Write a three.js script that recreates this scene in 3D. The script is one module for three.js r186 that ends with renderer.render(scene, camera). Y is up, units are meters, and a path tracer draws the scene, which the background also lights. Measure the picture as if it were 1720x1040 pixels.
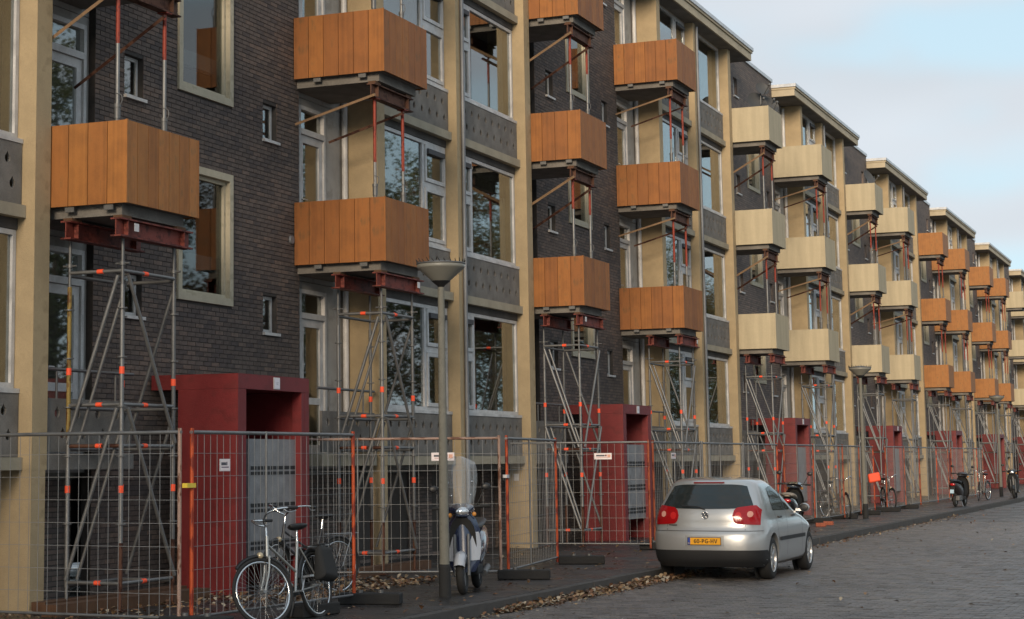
import * as THREE from 'three';
import { mergeGeometries, mergeVertices } from 'three/addons/utils/BufferGeometryUtils.js';
import { RoundedBoxGeometry } from 'three/addons/geometries/RoundedBoxGeometry.js';
import { Brush, Evaluator, SUBTRACTION } from 'three-bvh-csg';

// ---------------------------------------------------------------- camera, sky, sun, exposure
// s = metres along the street (away), n = metres across it (negative towards the facades); world is (n, y, -s)
const scene = new THREE.Scene();
const FOCAL = 3227, camera = new THREE.PerspectiveCamera(2 * Math.atan(520 / FOCAL) * 180 / Math.PI, 1720 / 1040, 0.3, 900);
{
  const r = Math.PI / 180, yaw = 24.34 * r, pit = 7.23 * r, rol = -0.46 * r;
  const F = new THREE.Vector3(-Math.sin(yaw) * Math.cos(pit), Math.sin(pit), -Math.cos(yaw) * Math.cos(pit));
  const R = new THREE.Vector3(Math.cos(yaw), 0, -Math.sin(yaw)), U = new THREE.Vector3().crossVectors(R, F);
  const R2 = R.clone().multiplyScalar(Math.cos(rol)).addScaledVector(U, Math.sin(rol));
  const U2 = U.clone().multiplyScalar(Math.cos(rol)).addScaledVector(R, -Math.sin(rol));
  camera.quaternion.setFromRotationMatrix(new THREE.Matrix4().makeBasis(R2, U2, F.clone().negate()));
  camera.position.set(0, 1.77, 0);
  camera.setViewOffset(1720, 1040, 240, 155, 1720, 1040);
}
let seed = 20231;
const rnd = () => { seed = (seed * 1664525 + 1013904223) >>> 0; return seed / 4294967296; };
const rr = (a, b) => a + (b - a) * rnd();
const pick = a => a[Math.floor(rnd() * a.length)];
const hash = (x, y, z = 0) => { let h = (x * 374761393 + y * 668265263 + z * 2147483647) | 0; h = Math.imul(h ^ (h >>> 13), 1274126177); return ((h ^ (h >>> 16)) >>> 0) / 4294967296; };
const smooth = t => t * t * (3 - 2 * t);
function vnoise(x, y, p, q = p, k = 0) { // tiles every p by q cells
  const xi = Math.floor(x), yi = Math.floor(y), fx = smooth(x - xi), fy = smooth(y - yi), m = (a, b) => ((a % b) + b) % b;
  const a = hash(m(xi, p), m(yi, q), k), b = hash(m(xi + 1, p), m(yi, q), k), c = hash(m(xi, p), m(yi + 1, q), k), d = hash(m(xi + 1, p), m(yi + 1, q), k);
  return a + (b - a) * fx + (c - a) * fy + (a - b - c + d) * fx * fy;
}
function fbm(u, v, p, oct, k = 0, q = p) { let s = 0, a = 0.5, t = 0; for (let i = 0; i < oct; i++) { s += a * vnoise(u * p, v * q, p, q, k + i); t += a; a *= 0.55; p *= 2; q *= 2; } return s / t; }
{
  const W = 1024, H = 512, data = new Float32Array(W * H * 4);
  for (let j = 0; j < H; j++) for (let i = 0; i < W; i++) {
    const el = ((j + 0.5) / H - 0.5) * 180, az = i / W, e = Math.max(0, el);
    const g = Math.exp(-e / 14);
    // streaky evening cloud over a pale blue sky; the noise thins towards the zenith so that it does not pinch
    const w = fbm(az, j / H, 6, 4, 50), c = fbm(az + 0.03 * w, e / 90 + 0.05 * w, 20, 6, 7, 24);
    const cl = THREE.MathUtils.smoothstep(c, 0.41, 0.55) * 0.8;
    const blue = [0.50 + 0.24 * g, 0.69 + 0.28 * g, 0.86 + 0.18 * g];
    const shade = 0.88 + 0.55 * (fbm(az, e / 90, 20, 4, 90, 24) - 0.5);
    const cloud = [0.78 * shade, 0.80 * shade, 0.85 * shade];
    const o = (j * W + i) * 4;
    for (let k = 0; k < 3; k++) data[o + k] = 0.73 * (blue[k] + (cloud[k] - blue[k]) * cl);
    data[o + 3] = 1;
  }
  const sky = new THREE.DataTexture(data, W, H, THREE.RGBAFormat, THREE.FloatType);
  sky.mapping = THREE.EquirectangularReflectionMapping; sky.magFilter = sky.minFilter = THREE.LinearFilter; sky.needsUpdate = true;
  scene.background = sky; scene.environment = sky;
}
const sun = new THREE.DirectionalLight(new THREE.Color(1.0, 0.82, 0.61), 2.6);
sun.position.set(-12 + 20, 2 + 26, -40 + 100); sun.target.position.set(-12, 2, -40); sun.castShadow = true; sun.shadow.radius = 34;
Object.assign(sun.shadow.camera, { left: -80, right: 80, top: 60, bottom: -60, near: 1, far: 300 }); sun.shadow.mapSize.set(4096, 4096);
scene.add(sun, sun.target);
const renderer = new THREE.WebGLRenderer({ antialias: true });
renderer.toneMapping = THREE.LinearToneMapping; renderer.toneMappingExposure = 1.38;
renderer.shadowMap.enabled = true; renderer.shadowMap.type = THREE.PCFSoftShadowMap;

// ---------------------------------------------------------------- helpers
const used = new Map();
function numbered(n) { const c = used.get(n) || 0; used.set(n, c + 1); return c ? n + '_' + String(c).padStart(3, '0') : n; }
const V = (x, y, z) => new THREE.Vector3(x, y, z);
function geo(pos, nor, uv, idx) {
  const g = new THREE.BufferGeometry();
  g.setAttribute('position', new THREE.Float32BufferAttribute(pos, 3));
  if (nor) g.setAttribute('normal', new THREE.Float32BufferAttribute(nor, 3));
  g.setAttribute('uv', new THREE.Float32BufferAttribute(uv || new Float32Array(pos.length / 3 * 2), 2));
  if (idx) g.setIndex(idx);
  if (!nor) g.computeVertexNormals();
  return g;
}
// a box with uv in metres
function bx(x0, x1, y0, y1, z0, z1) {
  const pos = [], nor = [], uv = [], idx = [];
  const face = (a, b, c, d, n, f) => { const o = pos.length / 3; for (const p of [a, b, c, d]) { pos.push(...p); nor.push(...n); uv.push(...f(p)); } idx.push(o, o + 1, o + 2, o, o + 2, o + 3); };
  face([x1, y0, z1], [x1, y0, z0], [x1, y1, z0], [x1, y1, z1], [1, 0, 0], p => [-p[2], p[1]]);
  face([x0, y0, z0], [x0, y0, z1], [x0, y1, z1], [x0, y1, z0], [-1, 0, 0], p => [p[2], p[1]]);
  face([x0, y1, z1], [x1, y1, z1], [x1, y1, z0], [x0, y1, z0], [0, 1, 0], p => [p[0], p[2]]);
  face([x0, y0, z0], [x1, y0, z0], [x1, y0, z1], [x0, y0, z1], [0, -1, 0], p => [p[0], p[2]]);
  face([x0, y0, z1], [x1, y0, z1], [x1, y1, z1], [x0, y1, z1], [0, 0, 1], p => [p[0] + 0.37, p[1]]);
  face([x1, y0, z0], [x0, y0, z0], [x0, y1, z0], [x1, y1, z0], [0, 0, -1], p => [-p[0], p[1]]);
  return geo(pos, nor, uv, idx);
}
const B = (t0, t1, y0, y1, x0, x1) => bx(x0, x1, y0, y1, -t1, -t0); // module coordinates: t along the facade, x outwards
function cyl(a, b, r, r2 = r, seg = 8, caps = true) {
  const d = V().subVectors(b, a), L = d.length(), g = new THREE.CylinderGeometry(r2, r, L, seg, 1, !caps);
  const uv = g.attributes.uv; for (let i = 0; i < uv.count; i++) uv.setXY(i, uv.getX(i) * 0.3, uv.getY(i) * L);
  g.applyQuaternion(new THREE.Quaternion().setFromUnitVectors(V(0, 1, 0), d.normalize())); g.translate((a.x + b.x) / 2, (a.y + b.y) / 2, (a.z + b.z) / 2);
  return g;
}
const tube = (pts, r, seg = 24, rs = 6) => new THREE.TubeGeometry(new THREE.CatmullRomCurve3(pts), seg, r, rs, false);
const lathe = (prof, seg = 24) => new THREE.LatheGeometry(prof.map(p => new THREE.Vector2(p[0], p[1])), seg);
function merge(list) {
  if (!Array.isArray(list)) return list; if (list.length === 1) return list[0];
  list = list.map(g => { g = g.index ? g.toNonIndexed() : g; for (const k of Object.keys(g.attributes)) if (!['position', 'normal', 'uv', 'color'].includes(k)) g.deleteAttribute(k); return g; });
  return mergeGeometries(list);
}
function M(name, g, m, parent) { const o = new THREE.Mesh(merge(g), m); o.name = parent ? name : numbered(name); (parent || scene).add(o); return o; }
function thing(name, label, category, pos = [0, 0, 0], turn = 0, group) {
  const o = new THREE.Group(); o.name = numbered(name); o.position.set(...pos); o.rotation.y = turn; o.userData = { label, category }; if (group) o.userData.group = group; scene.add(o); return o;
}
function tag(o, label, category, group) { o.userData = { label, category }; if (group) o.userData.group = group; return o; }
function G(name, parent) { const o = new THREE.Group(); o.name = name; parent.add(o); return o; }
function wall(t0, t1, y0, y1, holes, x0, x1) { // a wall with rectangular openings
  const s = new THREE.Shape([[t0, y0], [t1, y0], [t1, y1], [t0, y1]].map(p => new THREE.Vector2(...p)));
  for (const [a, b, c, d] of holes) s.holes.push(new THREE.Path([[a, c], [a, d], [b, d], [b, c]].map(p => new THREE.Vector2(...p))));
  return new THREE.ExtrudeGeometry(s, { depth: x1 - x0, bevelEnabled: false }).rotateY(Math.PI / 2).translate(x0, 0, 0);
}
function ring(t0, t1, y0, y1, w, x0, x1, wb = w) { return wall(t0, t1, y0, y1, [[t0 + w, t1 - w, y0 + wb, y1 - w]], x0, x1); }

// ---------------------------------------------------------------- textures and materials
function dataTex(w, h, fn, srgb) {
  const d = new Uint8Array(w * h * 4);
  for (let j = 0; j < h; j++) for (let i = 0; i < w; i++) { const c = fn(i / w, j / h, i, j), o = (j * w + i) * 4; for (let k = 0; k < 3; k++) d[o + k] = Math.max(0, Math.min(255, (typeof c === 'number' ? c : c[k]) * 255)); d[o + 3] = 255; }
  const t = new THREE.DataTexture(d, w, h); t.wrapS = t.wrapT = THREE.RepeatWrapping; t.magFilter = THREE.LinearFilter; t.minFilter = THREE.LinearMipmapLinearFilter; t.generateMipmaps = true;
  if (srgb) t.colorSpace = THREE.SRGBColorSpace; t.needsUpdate = true; return t;
}
const sized = (t, mx, my = mx) => { const c = t.clone(); c.repeat.set(1 / mx, 1 / my); c.needsUpdate = true; return c; };
const tPlaster = dataTex(512, 512, (u, v, i, j) => {
  const big = fbm(u, v, 3, 4, 1), st = fbm(u, v, 14, 4, 5), sp = hash(i, j, 3);
  const n = 0.86 + 0.13 * (big - 0.5) + 0.07 * (st - 0.5) + 0.10 * (sp - 0.5);
  const grime = THREE.MathUtils.smoothstep(st * 0.5 + big * 0.6, 0.62, 0.82) * 0.12, dot = sp > 0.985 ? 0.18 : 0;
  return [n - grime - dot, n - grime * 1.02 - dot, n - grime * 1.1 - dot];
}, true);
const tConc = dataTex(512, 512, (u, v, i, j) => { const n = 0.80 + 0.30 * (fbm(u, v, 4, 5, 11) - 0.5) + 0.34 * (hash(i >> 1, j >> 1, 9) - 0.5) * hash(i, j, 4); return [n, n * 0.99, n * 0.98]; }, true);
const tConcB = dataTex(256, 256, (u, v, i, j) => 0.5 + 0.5 * (hash(i >> 1, j >> 1, 9) - 0.5) + 0.4 * (fbm(u, v, 8, 4, 12) - 0.5));
const tBoard = dataTex(512, 512, (u, v, i, j) => {
  const st = fbm(u, v, 26, 3, 21, 1), big = fbm(u, v, 4, 5, 22), sp = hash(i, j, 23);
  const n = 0.87 + 0.15 * (st - 0.5) + 0.26 * (big - 0.5) + 0.14 * (sp - 0.5), g = THREE.MathUtils.smoothstep(st * 0.35 + big * 0.75, 0.58, 0.82);
  return [n * (1 - 0.26 * g), n * (1 - 0.18 * g), n * (1 - 0.05 * g)];
}, true);
const tStreak = dataTex(256, 256, (u, v, i, j) => { const n = 0.90 + 0.13 * (fbm(u, v, 18, 3, 81, 2) - 0.5) + 0.10 * (fbm(u, v, 3, 4, 85) - 0.5) + 0.07 * (hash(i, j, 6) - 0.5); return [n, n, n * 0.995]; }, true);
const tRust = dataTex(256, 256, (u, v, i, j) => { const n = fbm(u, v, 6, 5, 31), g = THREE.MathUtils.smoothstep(n, 0.5, 0.66), m = 0.8 + 0.3 * (hash(i, j, 2) - 0.5); return [m * (1 - 0.35 * g), m * (1 - 0.5 * g), m * (1 - 0.6 * g)]; }, true);
const tGrain = dataTex(256, 256, (u, v, i, j) => { const n = 0.85 + 0.25 * (fbm(u, v, 5, 4, 41) - 0.5) + 0.14 * (hash(i, j, 5) - 0.5); return [n, n, n]; }, true);
const tFine = dataTex(256, 256, (u, v, i, j) => 0.5 + 0.6 * (fbm(u, v, 32, 3, 43) - 0.5));
// far brick walls: 2.2 m by 2 m, ten stretchers by thirty-two courses
const brickAt = (u, v) => { const row = Math.floor(v * 32), x = u * 10 + (row % 2) * 0.5, c = Math.floor(x) % 10, fx = x - Math.floor(x), fy = v * 32 - row; return { row, c, m: fx < 0.05 || fy < 0.17 }; };
const brickTone = h => { const k = 0.94 + 0.4 * h; return h > 0.86 ? [0.165 * k, 0.120 * k, 0.098 * k] : h < 0.2 ? [0.125, 0.100, 0.092] : [0.145 * k, 0.112 * k, 0.096 * k]; };
const toS = c => Math.pow(Math.max(0, c), 1 / 2.2);
const tBrick = dataTex(1024, 1024, (u, v, i, j) => { const b = brickAt(u, v), f = 0.85 + 0.3 * hash(i, j, 6); if (b.m) return [toS(0.080 * f), toS(0.070 * f), toS(0.062 * f)]; return brickTone(hash(b.c, b.row, 8)).map(c => toS(c * f)); }, true);
const tBrickB = dataTex(1024, 1024, (u, v, i, j) => { const b = brickAt(u, v); return b.m ? 0.25 : 0.7 + 0.2 * hash(b.c, b.row, 4) + 0.08 * hash(i, j, 6); });
const tRoad = dataTex(512, 512, (u, v, i, j) => { const n = 0.78 + 0.4 * (fbm(u, v, 4, 5, 61) - 0.5) + 0.35 * (hash(i >> 1, j, 7) - 0.5); return [n, n * 0.985, n * 0.97]; }, true);
const tRoadR = dataTex(512, 512, (u, v) => { const n = fbm(u, v, 5, 5, 71); return [0, 0.36 + 1.1 * (n - 0.38), 0]; });

const mat = (c, rough = 0.8, o = {}) => new THREE.MeshStandardMaterial({ color: c instanceof THREE.Color ? c : new THREE.Color().setRGB(...c), roughness: rough, ...o });
const phys = (c, rough, o = {}) => new THREE.MeshPhysicalMaterial({ color: new THREE.Color().setRGB(...c), roughness: rough, ...o });
const m = {
  cream: mat([0.58, 0.44, 0.26], 0.85, { map: sized(tPlaster, 1.7), bumpMap: sized(tConcB, 0.6), bumpScale: 0.004 }),
  creamBand: mat([0.52, 0.45, 0.33], 0.85, { map: sized(tPlaster, 1.3), bumpMap: sized(tConcB, 0.6), bumpScale: 0.004 }),
  conc: mat([0.29, 0.275, 0.255], 0.92, { map: sized(tConc, 0.9), bumpMap: sized(tConcB, 0.5), bumpScale: 0.008 }),
  slab: mat([0.27, 0.255, 0.235], 0.9, { map: sized(tConc, 1.2) }), hood: mat([0.06, 0.06, 0.065], 0.6),
  soffit: mat([0.27, 0.255, 0.235], 0.9, { map: sized(tConc, 1.6) }),
  lintel: mat([0.12, 0.112, 0.105], 0.85, { map: sized(tConc, 1.1) }),
  white: mat([0.80, 0.78, 0.76], 0.45, { map: sized(tGrain, 0.8) }),
  doorwall: mat([0.50, 0.48, 0.45], 0.8, { map: sized(tPlaster, 1.5) }),
  trim: mat([0.76, 0.77, 0.79], 0.35, { metalness: 0.05, map: sized(tGrain, 1.1) }),
  eave: mat([0.66, 0.55, 0.38], 0.8, { map: sized(tPlaster, 2.1) }),
  brick: new THREE.MeshStandardMaterial({ color: 0xffffff, vertexColors: true, roughness: 0.9, map: sized(tGrain, 0.21), bumpMap: sized(tFine, 0.15), bumpScale: 0.003 }),
  mortar: mat([0.075, 0.066, 0.060], 0.95, { map: sized(tGrain, 0.4) }),
  brickFar: mat([1, 1, 1], 0.9, { map: sized(tBrick, 2.2, 2.0), bumpMap: sized(tBrickB, 2.2, 2.0), bumpScale: 0.012 }),
  orange: mat([0.46, 0.178, 0.036], 0.62, { map: sized(tBoard, 0.9), bumpMap: sized(tFine, 0.3), bumpScale: 0.001 }),
  orange2: mat([0.42, 0.155, 0.032], 0.65, { map: sized(tBoard, 1.15), bumpMap: sized(tFine, 0.3), bumpScale: 0.001 }),
  orange3: mat([0.50, 0.190, 0.038], 0.6, { map: sized(tBoard, 0.75), bumpMap: sized(tFine, 0.3), bumpScale: 0.001 }),
  brown1: mat([0.40, 0.142, 0.028], 0.65, { map: sized(tBoard, 1.0), bumpMap: sized(tFine, 0.3), bumpScale: 0.001 }), brown2: mat([0.36, 0.125, 0.026], 0.65, { map: sized(tBoard, 1.2), bumpMap: sized(tFine, 0.3), bumpScale: 0.001 }), brown3: mat([0.43, 0.155, 0.030], 0.65, { map: sized(tBoard, 0.8), bumpMap: sized(tFine, 0.3), bumpScale: 0.001 }),
  creamBoard: mat([0.56, 0.47, 0.315], 0.75, { map: sized(tStreak, 1.9, 2.6) }),
  creamBoard2: mat([0.54, 0.455, 0.305], 0.75, { map: sized(tStreak, 2.3, 2.1) }),
  red: mat([0.22, 0.013, 0.016], 0.55, { map: sized(tPlaster, 1.4), bumpMap: sized(tConcB, 0.6), bumpScale: 0.003 }),
  dark: mat([0.022, 0.022, 0.024], 0.8), darkDoor: mat([0.055, 0.045, 0.038], 0.6, { map: sized(tGrain, 0.6) }),
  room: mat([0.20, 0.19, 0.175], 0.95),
  curtain: mat([0.48, 0.42, 0.33], 0.95, { side: THREE.DoubleSide }), curtain2: mat([0.34, 0.33, 0.31], 0.95, { side: THREE.DoubleSide }), curtain3: mat([0.16, 0.13, 0.10], 0.95, { side: THREE.DoubleSide }),
  glass: phys([0.66, 0.70, 0.69], 0.02, { transmission: 1, thickness: 0, ior: 2.25 }),
  glassOld: phys([0.66, 0.70, 0.69], 0.02, { transmission: 1, thickness: 0, ior: 1.55 }),
  galv: mat([0.30, 0.30, 0.30], 0.5, { metalness: 0.6, map: sized(tGrain, 0.5) }),
  pipe: mat([0.27, 0.28, 0.30], 0.5, { metalness: 0.2, map: sized(tGrain, 0.9) }), stairFrame: mat([0.66, 0.58, 0.42], 0.7, { map: sized(tPlaster, 1.1) }),
  galvDark: mat([0.20, 0.20, 0.20], 0.5, { metalness: 0.4, map: sized(tGrain, 0.4) }),
  wire: mat([0.24, 0.24, 0.24], 0.6, { metalness: 0.2 }),
  rustTube: mat([0.17, 0.075, 0.045], 0.75, { metalness: 0.2, map: sized(tRust, 0.6) }),
  yellowTube: mat([0.42, 0.29, 0.07], 0.6, { map: sized(tRust, 0.8) }),
  propRed: mat([0.42, 0.055, 0.022], 0.6, { map: sized(tRust, 0.5) }),
  beamRed: mat([0.27, 0.050, 0.032], 0.65, { map: sized(tRust, 0.5) }),
  tape: mat([0.95, 0.10, 0.035], 0.6), orangePost: mat([0.82, 0.115, 0.018], 0.5, { map: sized(tRust, 0.8) }), orangeOld: mat([0.55, 0.12, 0.04], 0.6, { map: sized(tRust, 0.5) }),
  pinkPost: mat([0.55, 0.36, 0.28], 0.55, { map: sized(tRust, 0.7) }),
  timber: mat([0.34, 0.21, 0.115], 0.8, { map: sized(tBoard, 0.5) }), sleeper: mat([0.14, 0.068, 0.034], 0.9, { map: sized(tBoard, 0.6) }),
  rubber: mat([0.022, 0.022, 0.023], 0.85, { map: sized(tConc, 0.5) }), plate: mat([0.62, 0.60, 0.60], 0.5),
  sidewalk: mat([0.060, 0.058, 0.058], 0.75, { roughnessMap: sized(tRoadR, 2.6), map: sized(tRoad, 1.7), bumpMap: sized(tConcB, 0.7), bumpScale: 0.006 }),
  kerb: mat([0.105, 0.098, 0.092], 0.75, { map: sized(tConc, 0.8), bumpMap: sized(tConcB, 0.4), bumpScale: 0.004 }),
  road: mat([0.165, 0.155, 0.147], 0.85, { roughnessMap: sized(tRoadR, 3.1), map: sized(tRoad, 2.3), bumpMap: sized(tConcB, 0.45), bumpScale: 0.012 }),
  clinker: mat([1, 1, 1], 0.85, { roughnessMap: sized(tRoadR, 0.9), map: sized(tRoad, 0.55), bumpMap: sized(tConcB, 0.2), bumpScale: 0.003 }),
  chrome: mat([0.72, 0.72, 0.72], 0.16, { metalness: 1 }), steel: mat([0.45, 0.45, 0.45], 0.3, { metalness: 0.9 }), black: mat([0.016, 0.016, 0.017], 0.45), blackMatt: mat([0.018, 0.018, 0.018], 0.85), tyre: mat([0.017, 0.017, 0.017], 0.8),
};
const curtains = [m.curtain, m.curtain2, m.curtain3];
function canvasTex(w, h, draw) { const c = document.createElement('canvas'); c.width = w; c.height = h; draw(c.getContext('2d'), w, h); const t = new THREE.CanvasTexture(c); t.colorSpace = THREE.SRGBColorSpace; return t; }

// ---------------------------------------------------------------- ground
const SW = 0.14, KERB = -8.05;
{
  const s0 = -30, s1 = 420;
  const add = (name, g, mm) => { const o = M(name, g, mm); o.userData = { kind: 'structure' }; return o; };
  add('ground', bx(-90, 90, -0.6, -0.02, -s1, -s0), m.sidewalk);
  add('road', [bx(KERB, 60, -0.018, 0.0, -s1, -55), bx(KERB, 60, -0.018, -0.014, -55, -s0)], m.road);
  add('pavement', bx(-13.2, KERB - 0.15, -0.016, SW, -s1, -s0), m.sidewalk);
  const k = G0('kerb');
  for (let i = 0; i < 110; i++) { const a = 12 + i * 1.0, o = M('kerb_stone', bx(KERB - 0.148, KERB + rr(-0.006, 0.006), -0.015, SW + rr(-0.006, 0.004), -(a + 0.994), -a), m.kerb, k); o.name = 'kerb_stone'; }
  function G0(name) { const o = new THREE.Group(); o.name = name; o.userData = { kind: 'structure' }; scene.add(o); return o; }
  // clinkers of the carriageway, each a real brick; too fine to pick out singly at this distance
  const W = 0.095, L = 0.194, rows = Math.round((55 - 14) / 0.102), list = [];
  const g = new RoundedBoxGeometry(L, 0.03, W, 1, 0.006), col = new THREE.Color(), mtx = new THREE.Matrix4(), q = new THREE.Quaternion(), e = new THREE.Euler();
  for (let r = 0; r < rows; r++) for (let c = 0; c < 54; c++) { const n = KERB + 0.1 + c * 0.203 + (r % 2) * 0.1, s = 14 + r * 0.102; if (n > KERB + 0.02 && n < 2.4 - 0.02 * s) list.push([n, s]); }
  const inst = new THREE.InstancedMesh(g, m.clinker, list.length); inst.name = 'road_clinkers'; inst.userData = { kind: 'stuff', label: 'dark wet clinker paving of the carriageway', category: 'paving' };
  list.forEach(([n, s], i) => {
    const camber = 0.0; mtx.compose(V(n + rr(-0.002, 0.002), -0.0155 + camber + rr(-0.004, 0.004), -s), q.setFromEuler(e.set(rr(-0.012, 0.012), rr(-0.012, 0.012), rr(-0.012, 0.012))), V(1, 1, 1)); inst.setMatrixAt(i, mtx);
    const k = rr(0.6, 1.4) * (0.8 + 0.5 * fbm(n / 16, s / 40, 8, 3, 77)), w = rnd(); inst.setColorAt(i, col.setRGB(0.195 * k, (0.176 + 0.006 * w) * k, (0.158 + 0.026 * w) * k));
  });
  scene.add(inst);
}

// ---------------------------------------------------------------- apartment blocks
const M0 = 18.16, PER = 16.342, LV = 2.8, FX = -12.18; // first stairwell block, length of a block, storey, facade front
// shared geometry of a block; t runs along the facade from the pillar that ends the previous bay
const BAY0 = 9.09, BAY1 = PER, MID = (BAY0 + BAY1) / 2;
function spandrel(t0, t1, y0, y1, x0, x1, n, round) {
  const s = new THREE.Shape([[t0, y0], [t1, y0], [t1, y1], [t0, y1]].map(p => new THREE.Vector2(...p))), pitch = (t1 - t0) / (n + 0.35);
  for (let r = 0; r < 2; r++) for (let i = 0; i < n; i++) {
    const cx = t0 + pitch * (i + 0.55 + (r ? 0.0 : 0.28)), cy = y0 + (y1 - y0) * (r ? 0.72 : 0.33), p = [];
    // a round opening with a small notch above
    for (let k = 0; k < 12; k++) { const a = k / 12 * 2 * Math.PI; p.push(new THREE.Vector2(cx + 0.052 * Math.cos(a), cy + 0.052 * Math.sin(a) + (k === 3 ? 0.03 : 0))); }
    s.holes.push(new THREE.Path(p));
  }
  return new THREE.ExtrudeGeometry(s, { depth: x1 - x0, bevelEnabled: false }).rotateY(Math.PI / 2).translate(x0, 0, 0);
}
function bayHalf(a, b, flip) { // openings between two pillars; flip puts the narrow lights first
  const g = {}, y0 = 2.60, y1 = 4.37, xw = -0.24, nw = 1.0, f = 0.06;
  const split = flip ? a + nw : b - nw, [w0, w1, n0, n1] = flip ? [split, b, a, split] : [a, split, split, b];
  g.frame = merge([ring(a + 0.01, b - 0.01, y0, y1, f, xw - 0.07, xw), B(split - 0.045, split + 0.045, y0 + f, y1 - f, xw - 0.07, xw - 0.004)]);
  const ys = y0 + 1.02, i0 = flip ? n0 + f + 0.01 : n0 + 0.045, i1 = flip ? n1 - 0.045 : n1 - f - 0.01;
  g.transom = B(i0, i1, ys - 0.05, ys + 0.05, xw - 0.07, xw - 0.006);
  g.sashUp = ring(i0 + 0.006, i1 - 0.006, ys + 0.056, y1 - f - 0.006, 0.062, xw - 0.05, xw + 0.018);
  g.sashLow = ring(i0 + 0.006, i1 - 0.006, y0 + f + 0.006, ys - 0.056, 0.062, xw - 0.05, xw + 0.018);
  g.vent = B(i0 + 0.075, i1 - 0.075, y1 - f - 0.155, y1 - f - 0.072, xw - 0.03, xw + 0.055);
  const p0 = flip ? w0 + 0.045 : w0 + f + 0.01, p1 = flip ? w1 - f - 0.01 : w1 - 0.045;
  g.pane = B(p0, p1, y0 + f, y1 - f, xw - 0.042, xw - 0.036);
  g.paneUp = B(i0 + 0.07, i1 - 0.07, ys + 0.12, y1 - f - 0.07, xw - 0.022, xw - 0.016); g.paneLow = B(i0 + 0.07, i1 - 0.07, y0 + f + 0.07, ys - 0.12, xw - 0.022, xw - 0.016);
  g.sill = B(a + 0.005, b - 0.005, y0 - 0.055, y0 - 0.004, xw - 0.08, xw + 0.075);
  g.spandrel = spandrel(a + 0.012, b - 0.012, 1.845, 2.54, -0.212, -0.175, 9);
  g.inner = B(a, b, 1.60, 2.54, -0.50, -0.42);
  g.band = B(a + 0.003, b - 0.003, 1.70, 1.84, -0.46, -0.115);
  g.lintel = B(a + 0.004, b - 0.004, 4.375, 4.498, -0.40, -0.225);
  g.w = [p0, p1]; g.n = [i0 + 0.08, i1 - 0.08];
  return g;
}
function drape(a, b, y0, y1, x, folds) { const n = folds * 6, pos = [], uv = [], idx = []; for (let i = 0; i <= n; i++) { const t = a + (b - a) * i / n, d = 0.035 * Math.sin(i / 6 * 2 * Math.PI) + 0.012 * Math.sin(i * 1.7); pos.push(x + d, y0, -t, x + d, y1, -t); uv.push(t, y0, t, y1); if (i < n) { const o = i * 2; idx.push(o, o + 2, o + 1, o + 1, o + 2, o + 3); } } return geo(pos, null, uv, idx); }
const HN = bayHalf(BAY0 + 0.30, MID - 0.17, false), HF = bayHalf(MID + 0.06, BAY1 - 0.30, true);
const GEO = {
  pillarN: merge([B(BAY0, BAY0 + 0.30, 1.70, 12.775, -0.62, 0), B(BAY0 + 0.002, BAY0 + 0.298, 0.08, 1.699, -0.14, -0.002)]), pillarM: merge([B(MID - 0.17, MID + 0.06, 1.70, 12.775, -0.75, -0.02), B(MID - 0.168, MID + 0.058, 0.08, 1.699, -0.18, -0.022)]), pillarF: merge([B(BAY1 - 0.30, BAY1, 1.70, 12.775, -0.75, 0), B(BAY1 - 0.30 + 0.002, BAY1 - 0.025, 0.08, 1.699, -0.48, -0.002)]),
  drain: cyl(V(0.02, 0.6, -(MID + 0.03)), V(0.02, 12.7, -(MID + 0.03)), 0.036, 0.036, 10),
  basement: wall(BAY0 + 0.31, BAY1 - 0.02, 0.05, 1.72, [[MID + 0.5, MID + 1.4, 0.2, 1.66], [MID + 2.0, MID + 2.9, 0.2, 1.66], [MID - 1.4, MID - 0.5, 0.2, 1.66], [MID - 2.9, MID - 2.0, 0.2, 1.66]], -0.95, -0.85),
  cellar: B(0.9, 1.8, 0.2, 1.66, -0.92, -0.88),
  eave: B(7.36, BAY1 + 1.68, 12.79, 12.99, -0.8, 0.20), eaveLip: B(7.335, BAY1 + 1.705, 12.995, 13.12, -0.9, 0.235), eaveTop: B(7.30, BAY1 + 1.74, 13.06, 13.155, 0.20, 0.262), soffit: B(7.42, BAY1 + 1.62, 12.78, 12.788, -0.7, 0.15), eaveEnd: B(7.29, 7.333, 13.06, 13.155, -0.9, 0.262),
  coping: B(1.70, 7.36, 13.24, 13.34, -0.80, -0.46), roof: B(-0.2, PER + 0.2, 12.83, 12.98, -9, -0.81),
  back: B(-0.02, PER + 0.02, 0.1, 12.8, -6.2, -6.0), party: B(MID - 0.15, MID + 0.04, 1.7, 12.75, -5.98, -0.76), party2: B(0.1 + 1.72, 1.92, 1.7, 12.75, -5.98, -0.66), party3: B(7.1, 7.2, 1.7, 12.75, -5.98, -0.66),
};
const floors = [0, 1, 2, 3].map(L => merge([B(0.0, BAY0 + 0.01, 1.58 + LV * L, 1.79 + LV * L, -5.97, -0.74), B(BAY0 + 0.012, PER, 1.58 + LV * L, 1.79 + LV * L, -5.97, -0.47)]));
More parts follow.
